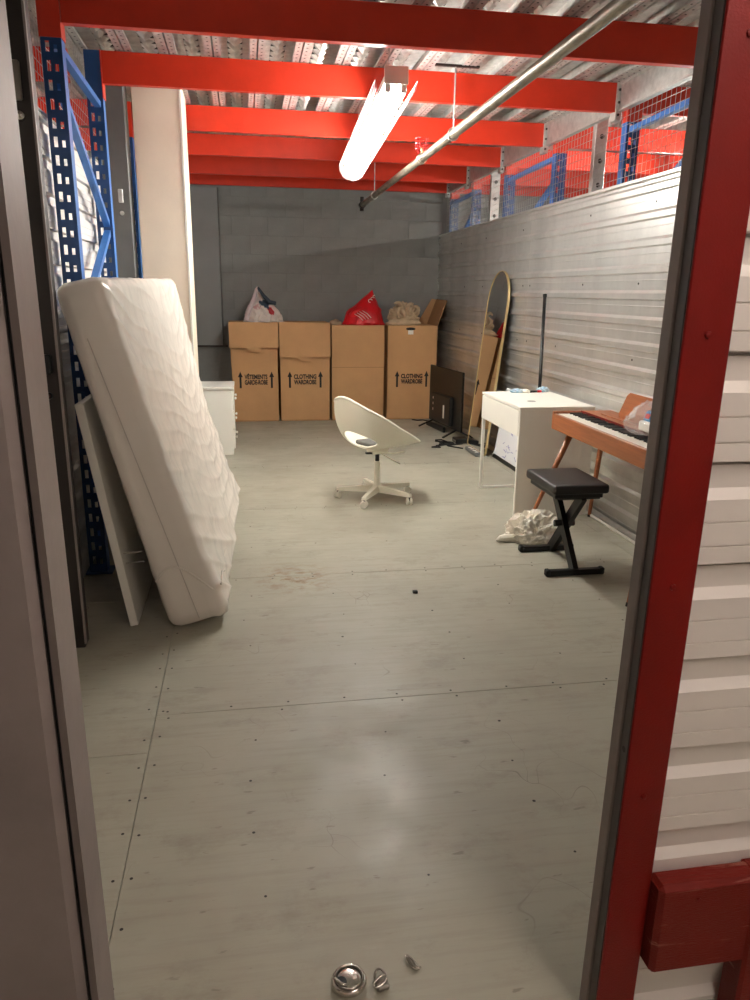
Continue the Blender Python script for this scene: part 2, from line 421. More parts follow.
def build_left_wall():
    wl = empty('wall_left', (LX, 5, 0), 'white ribbed metal partition wall behind the blue rack frames', 'wall', kind='structure')
    MB().box((LX-.05, 1.1, 0), (LX-.018, BY, 2.11)).build('backing', M['siding_white'], wl)
    n = 14; h = 2.11/n
    me = siding_mesh(h, .016, BY-1.13, 'y', M['siding_white'], 1)
    for k in range(n): link('siding_board', me, wl, Vector((LX, 1.12, k*h))-Vector(wl.location))
    MB().bbox((LX-.055, 1.12, 2.11), (LX+.02, BY, 2.13), .004).build('top_cap', M['siding_white'], wl)
build_left_wall()

# ------------------------------------------------------------------ back wall of painted blocks
def build_back_wall():
    wl = empty('wall_back', (.7, BY, 0), 'grey painted concrete block wall at the far end', 'wall', kind='structure')
    MB().box((XL, BY+.004, 0), (XR, BY+.12, 2.75)).build('mortar_bed', M['mortar'], wl)
    bw, bh = .4, .2
    me = MB().bbox((.0012, .001, .0012), (bw-.0012, .06, bh-.0012), .002).mesh('block', M['concrete'])
    for r in range(14):
        x = -.9-(bw/2 if r % 2 else 0)
        while x < 2.5:
            link('block', me, wl, Vector((x, BY, r*bh))-Vector(wl.location)); x += bw
    for x0, x1 in ((XL, -1.1), (2.7, XR)): MB().box((x0, BY, 0), (x1, BY+.05, 2.75)).build('block_face', M['concrete'], wl)
    p = empty('wall_panel', (-.37, BY, .8), 'grey sheet-metal cover panel fixed to the block wall beside the cream column', 'panel')
    MB().bbox((-.53, BY-.045, .79), (-.245, BY-.002, 2.48), .004).build('cover', M['grey_panel'], p)
    MB().bbox((-.545, BY-.05, .78), (-.19, BY-.002, .80), .003).build('bottom_lip', M['dark_steel'], p)
    MB().tube([(-.555, BY-.03, .0), (-.555, BY-.03, 2.48)], .022, 8).build('conduit', M['dark_steel'], p)
    MB().tube([(-.238, BY-.03, .8), (-.238, BY-.03, 2.48)], .007, 6).build('conduit', M['grey_post'], p)
build_back_wall()

# ------------------------------------------------------------------ corridor, neighbours' outer walls
def build_outer():
    wl = MB().box((XL-.1, YC, 0), (XL, BY, 2.75)); solo(wl, 'wall_neighbour_left', M['siding_white'], 'far white wall of the unit beyond the left partition', 'wall', kind='structure')
    wl = MB().box((XR, YC, 0), (XR+.1, BY, 2.75)); solo(wl, 'wall_neighbour_right', M['siding_white'], 'far white wall of the unit beyond the right partition', 'wall', kind='structure')
    wl = MB().box((XL, YC-.1, 0), (XR, YC, 2.75)); solo(wl, 'wall_corridor', M['siding_white'], 'white corridor wall behind the viewer', 'wall', kind='structure')
build_outer()

# ------------------------------------------------------------------ front wall with the doorway
def build_front():
    wl = empty('wall_front_left', (-1.5, 1.05, 0), 'grey-beige steel front wall panel left of the doorway', 'wall', kind='structure')
    MB().bbox((XL, 1.0, 0), (-.282, 1.10, 2.66), .012).lean(-.006).build('panel', M['frame_grey'], wl)
    wr = empty('wall_front_right', (1.5, 1.1, 0), 'white ribbed corridor wall right of the red doorway post', 'wall', kind='structure')
    MB().box((.70, 1.117, 0), (XR, 1.13, 2.66)).build('backing', M['siding_white'], wr)
    h = .1775; me = siding_mesh(h, .016, XR-.70, 'x', M['siding_white'], -1)
    for k in range(15): link('siding_board', me, wr, Vector((.70, 1.10, .075+(k-1)*h))-Vector(wr.location))
    # door frame: grey reveals with a stop
    fr = empty('door_1', (.18, 1.05, 0), 'grey steel frame of the open doorway', 'doorway', kind='structure')
    MB().prism([(-.275, 1.008, 0), (-.263, 1.002, 0), (-.263, 1.045, 0), (-.267, 1.05, 0), (-.267, 1.118, 0), (-.30, 1.12, 0), (-.30, 1.03, 0), (-.275, 1.03, 0)], (0, 0, 2.62)).lean(-.006).build('jamb_post', M['frame_grey'], fr)
    MB().box((-.2815, 1.02, 0), (-.276, 1.06, 2.62)).lean(-.006).build('jamb_gap', M['black'], fr)
    MB().prism([(.632, 1.12, 0), (.632, 1.094, 0), (.634, 1.092, 0), (.70, 1.092, 0), (.70, 1.12, 0)], (0, 0, 2.62)).lean(.0125).build('jamb_post', M['frame_grey'], fr)
    MB().box((.636, 1.068, 0), (.70, 1.0915, 2.62)).lean(.0125).build('door_stop', M['frame_dark'], fr)
    MB().bbox((-.30, 1.0, 2.62), (.72, 1.12, 2.66), .003).build('head', M['frame_grey'], fr)
    MB().tube([(.646, 1.08, .62), (.6435, 1.08, .62)], .006, 8).build('screw', M['dark_steel'], fr)
    # red post and the plank brace outside
    rp = empty('trim_1', (.68, 1.05, 0), 'glossy dark red steel post framing the right of the doorway', 'post', kind='structure')
    MB().bbox((.6365, 1.062, 0), (.7165, 1.0675, 2.62), .002).lean(.0125).build('post', M['red_post'], rp)
    for z in (.53, .935, 1.345, 1.75, 2.2):
        MB().lathe([(0, .004), (.005, .003), (.006, 0)], 8, Matrix.Translation((.676+.0125*z, 1.062, z)) @ Matrix.Rotation(PI/2, 4, 'X')).build('bolt', M['red_post'], rp)
    br = empty('wooden_brace', (.82, 1.06, 0), 'chipped red wooden plank screwed across the white siding beside the post', 'plank')
    MB().bbox((.722, 1.030, .15), (.935, 1.082, .350), .009).build('plank', M['red_wood'], br)
    MB().bbox((.915, 1.024, 0), (1.0, 1.083, .352), .006).build('upright', M['red_wood'], br)
    MB().tube([(.80, 1.030, .318), (.80, 1.027, .318)], .004, 8).build('screw', M['red_post'], br)
build_front()

# dark steel post with its bolts inside the unit, left
def build_dark_post():
    p = empty('steel_post', (-.73, 2.95, 0), 'dark steel post with bolt hardware just inside the doorway on the left', 'post')
    MB().bbox((-.80, 2.92, 0), (-.674, 3.0, 2.655), .004).build('post', M['dark_steel'], p)
    MB().bbox((-.676, 2.915, .02), (-.668, 2.93, 2.655), .001).build('edge_strip', M['frame_grey'], p)
    for z, r in ((1.955, .018), (1.02, .014)): MB().lathe([(0, .022), (r*.7, .02), (r, .008), (r, 0)], 14, Matrix.Translation((-.715, 2.92, z)) @ Matrix.Rotation(PI/2, 4, 'X')).build('knob', M['chrome'] if z > 1.5 else M['black_metal'], p, smooth=True)
    MB().bbox((-.735, 2.90, 2.0), (-.70, 2.92, 2.12), .004).build('latch_plate', M['chrome_dark'], p)
    MB().bbox((-.722, 2.892, 1.10), (-.692, 2.92, 1.17), .004).build('lock_case', M['black_metal'], p)
build_dark_post()

# ------------------------------------------------------------------ ceiling deck
def build_deck():
    ce = empty('ceiling', (0, 4, DECK), 'galvanised perforated steel decking with ribs running to the far wall', 'ceiling', kind='structure')
    L0, L1 = YC, BY; wd = .24; z0 = DECK; zt = DECK+.075
    mb = MB()
    # pan edges, flanges and lips
    prof = [(.042, 0, z0+.012), (.042, 0, z0), (.004, 0, z0), (.004, 0, zt), (.06, 0, zt)]
    mb.prism(prof, (0, L1-L0, 0), closed=False)
    mb.prism([(wd-x, y, z) for x, y, z in prof], (0, L1-L0, 0), closed=False)
    # embossed louvres across the pan
    per = .10; n = int((L1-L0)/per); a = .03; xa, xb = .078, wd-.078
    for q0, q1 in ((.06, xa), (xb, wd-.06)): mb.add([(q0, 0, zt), (q1, 0, zt), (q1, L1-L0, zt), (q0, L1-L0, zt)], [(0, 1, 2, 3)])
    for k in range(n):
        y = k*per; xm = (xa+xb)/2
        mb.add([(xa, y, zt), (xm, y, zt), (xb, y, zt), (xa, y+per*.36, zt-a*.2), (xm, y+per*.46, zt-a), (xb, y+per*.36, zt-a*.2), (xa, y+per*.5, zt), (xm, y+per*.56, zt), (xb, y+per*.5, zt)],
               [(0, 1, 4, 3), (1, 2, 5, 4), (3, 4, 7, 6), (4, 5, 8, 7)])
    MB().box((XL-.1, L0, zt+.03), (XR+.1, L1+.1, zt+.06)).build('slot_shade_sheet', M['dark_steel'], ce)  # added dark sheet, stands in for the shade inside the open louvre slots
    me = mb.mesh('deck_plank', M['deck'], fix=False)
    x = -3.63+.24*0
    x0 = -.6-.24*13
    k = 0
    while x0+k*wd < XR:
        link('deck_plank', me, ce, Vector((x0+k*wd, L0, 0))-Vector(ce.location)); k += 1
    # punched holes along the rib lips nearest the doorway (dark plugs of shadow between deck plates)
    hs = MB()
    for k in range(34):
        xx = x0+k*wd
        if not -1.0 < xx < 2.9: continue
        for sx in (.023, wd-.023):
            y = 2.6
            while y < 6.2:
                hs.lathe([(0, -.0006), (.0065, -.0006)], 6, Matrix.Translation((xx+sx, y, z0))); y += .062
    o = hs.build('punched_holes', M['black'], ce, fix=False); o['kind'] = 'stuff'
build_deck()

# ------------------------------------------------------------------ beams
def beam(x0, x1, y, label, group, z0=BZ0, z1=BZ1, bracket=True, brk_side=(1,)):
    b = empty('crossbeam', ((x0+x1)/2, y, z0), label, 'beam', group)
    t = .05
    MB().prism([(x0, y, z0), (x0, y, z1), (x0, y+t, z1), (x0, y+t, z1-.03), (x0, y+t-.012, z1-.035), (x0, y+t-.012, z0+.03), (x0, y+t, z0+.025), (x0, y+t, z0)], (x1-x0, 0, 0)).build('channel', M['orange'], b)
    MB().box((x0, y-.004, z0-.003), (x1, y+.006, z0+.006)).build('bottom_lip', M['orange'], b)
    for s in brk_side:
        xx = x1 if s > 0 else x0
        MB().bbox((xx-.004 if s > 0 else xx-.03, y-.012, z0-.05), (xx+.03 if s > 0 else xx+.004, y+.06, z1), .002).build('end_plate', M['galv'] if s > 0 else M['orange'], b)
        for z in (z0-.02, z0+.05, z1-.04):
            MB().lathe([(0, .008), (.008, .007), (.009, 0)], 6, Matrix.Translation((xx+.013*s, y-.012, z)) @ Matrix.Rotation(PI/2, 4, 'X')).build('bolt', M['dark_steel'], b)
ORD = ['nearest the doorway, its front face in shade', 'second from the doorway, meeting the top of the blue frame', 'third from the doorway, behind the lamp', 'fourth from the doorway, just beyond the lamp end',
       'fifth from the doorway', 'last one, against the grey block wall']
for i, y in enumerate(BEAM_Y):
    beam(-.722, 2.30, y, 'orange-red steel crossbeam overhead, '+ORD[i], 'orange crossbeams over the unit', z0=BZ0-(.0 if i else .005), z1=BZ1+(.0), brk_side=(1,))
for i in (1, 2, 3, 4, 5):
    beam(2.40, XR, BEAM_Y[i], 'orange-red beam seen through the mesh above the right wall, %s from the doorway' % ['', 'first', 'second', 'third', 'fourth', 'fifth'][i], 'orange beams of the right neighbour', brk_side=())
for i in (1, 2, 3):
    beam(XL, -.90, BEAM_Y[i], 'orange-red beam seen through the mesh above the left wall, %s from the doorway' % ['', 'first', 'second', 'third'][i], 'orange beams of the left neighbour', brk_side=())
# longitudinal galvanised beams over the right wall
gs = [(2.9, 3.77), (3.85, 4.765), (4.85, 5.935), (6.02, 6.935), (7.02, 8.005), (8.09, 8.79)]
gl = ['beside the door jamb', 'between the first and second orange beams', 'between the second and third orange beams', 'between the third and fourth orange beams', 'between the fourth and fifth orange beams', 'in the far corner']
for (y0, y1), l in zip(gs[1:], gl[1:]):
    g = empty('edge_beam', (2.33, (y0+y1)/2, 2.5), 'galvanised edge beam above the mesh on the right, '+l, 'beam', 'galvanised edge beams')
    MB().prism([(2.35, y0, 2.495), (2.31, y0, 2.495), (2.31, y0, 2.507), (2.318, y0, 2.513), (2.318, y0, 2.64), (2.31, y0, 2.646), (2.31, y0, 2.658), (2.35, y0, 2.658)], (0, y1-y0, 0)).build('channel', M['galv'], g)
    MB().bbox((2.303, y0-.03, 2.47), (2.36, y0-.002, 2.655), .002).build('joint_plate', M['galv'], g)

# ------------------------------------------------------------------ pallet rack frames
def upright_mesh():
    # C section .085 wide, .07 deep, with two columns of punched slots in the web; web faces -y
    W, D, H = .085, .07, 2.50; mb = MB()
    zs = [0]; kinds = []
    k = 0; z = .05
    while z+.07 < H:
        zs += [z, z+.042]; z += .075
    zs.append(H)
    xs = [0, .018, .034, .052, .066, W]
    for i in range(len(zs)-1):
        hole = i % 2 == 1
        for j in range(len(xs)-1):
            if hole and j == 1: continue
            if hole and j == 3:
                zz = [zs[i], zs[i]+.028]; mb.add([(xs[j], 0, zz[1]), (xs[j+1], 0, zz[1]), (xs[j+1], 0, zs[i+1]), (xs[j], 0, zs[i+1])], [(0, 1, 2, 3)]); continue
            mb.add([(xs[j], 0, zs[i]), (xs[j+1], 0, zs[i]), (xs[j+1], 0, zs[i+1]), (xs[j], 0, zs[i+1])], [(0, 1, 2, 3)])
    return mb.mesh('upright_web', M['blue_unlit'], fix=False), MB().box((0, .0005, 0), (.003, D, H)).box((W-.003, .0005, 0), (W, D, H)).mesh('flange', M['blue'])
UW, UF = upright_mesh()
def rack_frame(x, ys, label, group, right=False, top=2.44, parts=True):
    r = empty('rack_frame', (x, ys[0], 0), label, 'rack frame', group)
    for y in ys:
        u = link('upright', UW, r, (-.0425, y-ys[0], 0)); u2 = link('flange', UF, u)
        MB().bbox((x-.07, y-.02, 0), (x+.07, y+.09, .008), .002).build('foot_plate', M['blue_unlit'], r)
        if right or y != ys[1]: MB().box((x-.046, y-.006, 2.43), (x+.046, y+.076, 2.655 if not right else 2.50)).build('top_bracket', M['orange'], r)
        else:
            MB().box((x-.0425, y, 2.50), (x+.0425, y+.07, 2.655)).build('top_extension', M['blue_unlit'], r)
            MB().box((x+.043, y-.006, 2.42), (x+.0475, y+.076, 2.655)).build('top_bracket', M['orange'], r)
    y0, y1 = ys[0]+.035, ys[1]+.035; xb = x+(-.012 if right else .012)
    def br(za, zb, n='brace'): MB().bar((xb, y0, za), (xb, y1, zb), .03, .035, up=(1, 0, 0)).build(n, M['blue'], r)
    br(2.41, 2.385, 'horizontal_brace'); br(.15, .15, 'horizontal_brace')
    br(2.25, 1.745, 'diagonal_brace'); br(1.22, 1.73, 'diagonal_brace'); br(1.2, .70, 'diagonal_brace'); br(.18, .68, 'diagonal_brace')
rack_frame(-.772, (3.78, 4.78), 'blue slotted rack frame on the left, behind the leaning mattress', 'blue rack frames')
rack_frame(-.772, (5.95, 6.95), 'blue rack frame hidden mostly behind the cream column', 'blue rack frames')
rack_frame(2.40, (3.78, 4.72), 'blue rack frame above the right wall, nearest the red doorway post', 'blue rack frames', right=True)
rack_frame(2.40, (5.82, 6.93), 'blue rack frame above the right wall, middle one', 'blue rack frames', right=True)
rack_frame(2.40, (7.95, 8.80), 'blue rack frame above the right wall, in the far corner', 'blue rack frames', right=True)
for y, l in ((5.13, 'between the nearest and middle blue frames'), (7.33, 'between the middle and far blue frames')):
    p = empty('mesh_post', (2.38, y, 0), 'perforated galvanised post above the right wall '+l, 'post', 'galvanised mesh posts')
    MB().bbox((2.345, y, 0), (2.43, y+.05, 2.655), .003).build('post', M['galv'], p)
    for z in (2.12, 2.27, 2.42): MB().lathe([(.0, -.001), (.014, -.001), (.016, .002), (.016, .004)], 12, Matrix.Translation((2.388, y-.002, z)) @ Matrix.Rotation(PI/2, 4, 'X')).build('hole_rim', M['dark_steel'], p)
gp = empty('grey_column', (-.74, 5.3, 0), 'grey steel column standing between the blue frame and the cream column', 'column')
MB().bbox((-.83, 5.20, 0), (-.672, 5.34, 2.655), .006).build('shaft', M['grey_post'], gp)
MB().bbox((-.745, 5.182, 1.92), (-.715, 5.20, 2.0), .004).build('bracket', M['galv'], gp)
MB().lathe([(0, .012), (.012, .01), (.014, 0)], 10, Matrix.Translation((-.73, 5.20, 1.86)) @ Matrix.Rotation(PI/2, 4, 'X')).build('bolt', M['galv'], gp)

def wire_mesh(x, y0, y1, z0, z1, label, sp=.05, r=.0011):
    mb = MB(); n = 4
    y = y0
    while y <= y1: mb.bar((x, y, z0), (x, y, z1), 2*r, 2*r, up=(1, 0, 0)); y += sp
    z = z0
    while z <= z1+1e-4: mb.bar((x+2*r, y0, z), (x+2*r, y1, z), 2*r, 2*r); z += sp
    p = empty('wire_mesh_panel', (x, (y0+y1)/2, z0), label, 'wire mesh')
    o = mb.build('wires', M['galv'], p, fix=False); o['kind'] = 'stuff'
    MB().bar((x, y0, z0), (x, y1, z0), .012, .012).build('edge_rod', M['galv'], p)
wire_mesh(2.338, 2.9, 8.9, 2.056, 2.50, 'galvanised wire mesh between the right wall top and the edge beam')
wire_mesh(-.835, 3.02, 5.25, 2.135, 2.655, 'galvanised wire mesh above the white left wall')

# ------------------------------------------------------------------ cream column
cc = empty('cream_column', (-.52, 5.4, 0), 'cream boxed-in drywall column behind the mattress', 'column')
MB().bbox((-.635, 5.25, 0), (-.345, 5.80, 2.655), .004).build('boxing', M['cream'], cc)
MB().bbox((-.351, 5.242, 0), (-.337, 5.256, 2.655), .002).build('corner_bead', M['white_lam'], cc)

# ------------------------------------------------------------------ lamps
def strip_lamp(p0, p1, tube_mat, label, guard=True, hang=None):
    p0, p1 = Vector(p0), Vector(p1); d = p1-p0; Ln = d.length
    r = empty('strip_lamp', (p0+p1)/2, label, 'lamp', 'fluorescent strip lamps')
    yv = d.normalized(); xv = yv.cross(Vector((0, 0, 1))).normalized(); zv = xv.cross(yv)
    r.rotation_euler = Matrix((xv, yv, zv)).transposed().to_euler()
    h = Ln/2; B = lambda mb, n, m, **k: mb.build(n, m, r, world=False, **k)
    B(MB().prism([(-.04, -h, .055), (-.055, -h, .0), (-.055, -h, -.012), (.055, -h, -.012), (.055, -h, .0), (.04, -h, .055)], (0, Ln, 0)), 'housing', M['white_metal'])
    for s in (-1, 1):
        B(MB().bbox((-.06, s*h-.006, -.022), (.06, s*h+.006, .058), .002), 'end_cap', M['white_metal'])
        for x in (-.04, .04):
            B(MB().bbox((x-.014, s*(h-.02)-.012, -.055), (x+.014, s*(h-.02)+.012, -.012), .002), 'lamp_holder', M['white_lam'])
    for x in (-.04, .04):
        B(MB().tube([(x, -h+.03, -.038), (x, h-.03, -.038)], .018, 12), 'tube', tube_mat, smooth=True)
    if guard:
        mb = MB(); n = int(Ln/.05)
        for i in range(n+1):
            y = -h+Ln*i/n
            mb.tube([(.105*math.cos(a), y, -.005-.105*math.sin(a)) for a in [PI*k/8 for k in range(9)]], .0012, 4, caps=False)
        for k in range(0, 9):
            a = PI*k/8; mb.tube([(.105*math.cos(a), -h, -.005-.105*math.sin(a)), (.105*math.cos(a), h, -.005-.105*math.sin(a))], .0012, 4, caps=False)
        o = B(mb, 'wire_guard', M['guard'], fix=False)
    top = DECK+.0
    for t in (.12, .80):
        pt = p0+d*t; zz = top-pt.z
        loc = r.matrix_basis
        lp = Matrix((xv, yv, zv)) @ (Vector((pt.x, pt.y, pt.z))-(p0+p1)/2)
        up = Matrix((xv, yv, zv)) @ (Vector((pt.x, pt.y, top))-(p0+p1)/2)
        B(MB().tube([lp+Vector((0, 0, .06)), up], .003, 5), 'hanger', M['galv'])
    return r
strip_lamp((.775, 4.02, 2.41), (.865, 6.22, 2.345), M['tube_unit'], 'lit fluorescent strip lamp in a white wire guard hanging under the beams')
strip_lamp((3.86, 4.6, 2.335), (3.86, 7.0, 2.335), M['tube_nb'], 'lit strip lamp of the unit beyond the right wall', guard=False)
strip_lamp((-2.3, 4.0, 2.26), (-2.3, 6.4, 2.26), M['tube_left'], 'lit strip lamp of the unit beyond the left wall', guard=False)
strip_lamp((1.0, -1.1, 2.5), (1.0, .9, 2.5), M['tube_cor'], 'lit strip lamp of the corridor outside the doorway', guard=False)

# ------------------------------------------------------------------ sprinkler pipe
sp = empty('sprinkler_pipe', (1.24, 5, 2.3), 'mottled steel sprinkler pipe running under the beams to the far wall', 'pipe')
pts = [(1.21+.07*t, 1.2+7.23*t, 2.3) for t in [i/30 for i in range(31)]]
MB().tube(pts, .027, 14).build('pipe', M['sprinkler'], sp, smooth=True)
MB().tube([(1.28, 8.40, 2.3), (1.28, 8.47, 2.3)], .036, 12).build('elbow', M['dark_steel'], sp)
MB().tube([(1.28, 8.45, 2.3), (1.28, 8.45, 2.38)], .02, 10).build('elbow_riser', M['dark_steel'], sp)
MB().tube([(1.28, 8.46, 2.30), (1.28, 8.46, 2.24)], .022, 10).build('drop_nipple', M['dark_steel'], sp)
for y in (4.78-.12, 7.6):
    x = 1.21+.07*(y-1.2)/7.23
    MB().tube([(x, y, 2.33), (x, y, DECK+.005)], .005, 6).build('hanger_rod', M['galv'], sp)
    MB().tube([(x+.031*math.cos(a), y, 2.3+.034*math.sin(a)) for a in [2*PI*k/16 for k in range(16)]], .005, 5, closed=True).build('hanger_ring', M['galv'], sp)
    MB().bar((x-.12, y, DECK-.002), (x+.14, y, DECK-.002), .02, .012).build('hanger_bar', M['dark_steel'], sp)
hx, hy = 1.252, 5.52
MB().tube([(hx, hy, 2.32), (hx, hy, 2.37)], .012, 8).build('sprinkler_stem', M['gold'], sp)
MB().tube([(hx, hy-.032, 2.3), (hx, hy+.032, 2.3)], .036, 12).build('tee_fitting', M['sprinkler'], sp, smooth=True)
cg = MB()
for k in range(6):
    a = 2*PI*k/6; cg.tube([(hx+.02*math.cos(a), hy+.02*math.sin(a), 2.335), (hx+.045*math.cos(a), hy+.045*math.sin(a), 2.36), (hx+.045*math.cos(a), hy+.045*math.sin(a), 2.43)], .0022, 4)
for z in (2.36, 2.395, 2.43): cg.tube([(hx+.045*math.cos(a), hy+.045*math.sin(a), z) for a in [2*PI*k/12 for k in range(12)]], .0022, 4, closed=True)
cg.build('head_cage', M['red_bag'], sp, fix=False)
# ------------------------------------------------------------------ mattress
def build_mattress():
    W, T, Ln = 1.44, .205, 1.97; th = math.atan2(.345, 1.395)
    base = Vector((-.345, 3.05, .002))
    root = empty('mattress', base, 'white mattress in clear plastic wrap leaning on its long side against the rack', 'mattress')
    # local: t (x) thickness to the right, y length, z width up the lean
    Lx = Matrix.Rotation(-th, 4, 'Y') @ Matrix.Translation((T/2, Ln/2, W/2))
    class Bend:                                  # thinner towards the top edge, standing a little straighter at the far end
        def __matmul__(s, v):
            q = (v.z+W/2)/W; u = (v.y+Ln/2)/Ln
            return Lx @ Vector(((v.x+T/2)*(1.06-.22*q)-T/2+.10*max(0, u)*q, v.y, v.z))
    Mx = Bend()
    def soft(v, n):
        return v
    mb = rounded_box((T, Ln, W), .035, (2, 14, 10)); mb.v = [Mx @ v for v in mb.v]
    body = mb.build('body', M['mattress'], root, world=False, smooth=True)
    # piping and panel seam round the near end
    for x in (-T/2+.012, T/2-.012):
        MB().tube([Mx @ Vector((x, y, z)) for y, z in ((-Ln/2+.01, W/2-.03), (-Ln/2+.01, -W/2+.03), (Ln/2-.01, -W/2+.03), (Ln/2-.01, W/2-.03))], .006, 6, closed=True).build('piping', M['mattress'], body, world=False)
    MB().bar(Mx @ Vector((-.035, -Ln/2-.016, W/2-.20)), Mx @ Vector((.015, -Ln/2-.016, -W/2+.02)), .005, .003).build('side_seam', mat('pale_zip', srgb(196, 186, 178), .6), body, world=False)
    def wr(v, n):
        y, z = v.y, v.z
        big = max(0, n.x)                         # draped folds on the broad face
        u = (y+Ln/2)/Ln; q = (z+W/2)/W
        ph = 84*(q-.62*(u-.62)**2)+9*noise.noise(Vector((y*1.1, z*1.1, 0)))+1.0*noise.noise(Vector((y*4, z*4, 2)))
        env = .35+.65*(.5+.5*noise.noise(Vector((y*1.8, z*1.8, 5))))
        fold = ((1-abs(math.sin(ph/2)))**1.6-.3)*1.3
        fine = ridged(Vector((y*5, z*5, n.x*3)), 3)-.9
        d = .007+big*(.0085*fold*env*(.5+1.0*max(0, noise.noise(Vector((y*2.2, z*2.6, 11)))+.3))+.0045*fine)+(1-big)*.0022*(fine+.2)
        # plastic hangs out loosely near the foot and far lower edge
        loose = max(0, 1-q*2.4)*max(0, n.x)*(.03+.035*u+.02*noise.noise(Vector((y*2.5, z*6, 8))))
        bulge = max(0, n.y)*.02*noise.noise(Vector((v.x*8, z*3, 1)))
        return v+n*(d+loose+bulge+.004*noise.noise(v*9))
    mb = rounded_box((T+.004, Ln+.01, W+.004), .04, (8, 190, 170), wr)
    mb.v = [Mx @ v for v in mb.v]
    mz = min(v.z for v in mb.v)
    for v in mb.v: v.z = max(v.z, 0.0)
    mb.build('plastic_wrap', M['film'], root, world=False, smooth=True)
    # gathered hem of the bag round the foot end
    pts = []
    for k in range(15):
        a = PI*k/14; pts.append(Mx @ Vector((-.10+.205*k/14, -Ln/2-.018, -W/2+.23+.10*math.sin(a)*(1-.3*k/14)-.10*k/14)))
    MB().tube(pts, .0045, 6).build('wrap_hem', M['film'], root, world=False, smooth=True)
    pts = [Mx @ Vector((T/2+.035+.006*math.sin(k*1.7), -Ln/2+.02+k*.12, -W/2+.13-.006*k+.02*math.sin(k*2.1))) for k in range(9)]
    MB().tube(pts, .005, 6).build('wrap_hem', M['film'], root, world=False, smooth=True)
build_mattress()

# white thick board leaning behind the mattress
def build_board():
    base = Vector((-.525, 3.1, .001)); th = math.atan2(.145, .96)
    r = empty('leaning_board', base, 'white laminate board with two small rods leaning behind the mattress', 'board')
    Mx = Matrix.Rotation(-th, 4, 'Y')
    MB().bbox((0, 0, 0), (.034, 1.25, .97), .002, Mx).build('panel', M['white_lam'], r, world=False)
    for z in (.27, .315): MB().tube([Mx @ Vector((.034, .05, z)), Mx @ Vector((.034, .05, z)) + Vector((.075, 0, .004))], .0025, 6).build('rod', M['chrome'], r, world=False)
build_board()

# ------------------------------------------------------------------ dresser
def build_dresser():
    x0, x1, y0, y1, h = -.50, -.125, 6.62, 7.05, .60
    r = empty('dresser', ((x0+x1)/2, (y0+y1)/2, 0), 'white low chest of drawers half hidden behind the mattress', 'dresser')
    MB().bbox((x0, y0, 0), (x1, y1, h-.025), .003).build('body', M['white_lam'], r)
    MB().bbox((x0-.005, y0-.012, h-.022), (x1+.02, y1+.012, h), .003).build('top', M['white_lam'], r)
    for k in range(3):
        z = .055+k*.172
        d = MB().bbox((x1, y0+.015, z), (x1+.016, y1-.015, z+.165), .003).build('drawer', M['white_lam'], r)
        for y in (y0+.1, y1-.1):
            MB().lathe([(0, .022), (.011, .02), (.013, .012), (.006, .006), (.006, 0)], 12, Matrix.Translation((x1+.016, y, z+.09)) @ Matrix.Rotation(PI/2, 4, 'Y')).build('knob', M['white_metal'], d, smooth=True)
build_dresser()

# ------------------------------------------------------------------ wardrobe boxes
TXT = {}
def box_print(parent, cx, yf, z, l1, l2):
    for i, t in enumerate((l1, l2)):
        if t not in TXT: TXT[t] = text_mesh(t, .082, M['ink'], 'printed_text', .0035)
        o = link('printed_text', TXT[t], parent, Vector((cx, yf-.0015, z+.03-.06*i))-root_loc(parent)); o.rotation_euler = (PI/2, 0, 0)
        wv = max(v.co.x for v in TXT[t].vertices)-min(v.co.x for v in TXT[t].vertices); o.scale = (.25/wv, .82, 1)
    for s in (-1, 1):
        a = MB(); x = cx+s*.17
        a.add([(x-.011, yf-.0015, z-.09), (x+.011, yf-.0015, z-.09), (x+.011, yf-.0015, z+.03), (x+.027, yf-.0015, z+.03), (x, yf-.0015, z+.09), (x-.027, yf-.0015, z+.03), (x-.011, yf-.0015, z+.03)], [(0, 1, 2, 3, 4, 5, 6)])
        a.build('printed_arrow', M['ink'], parent, fix=False)
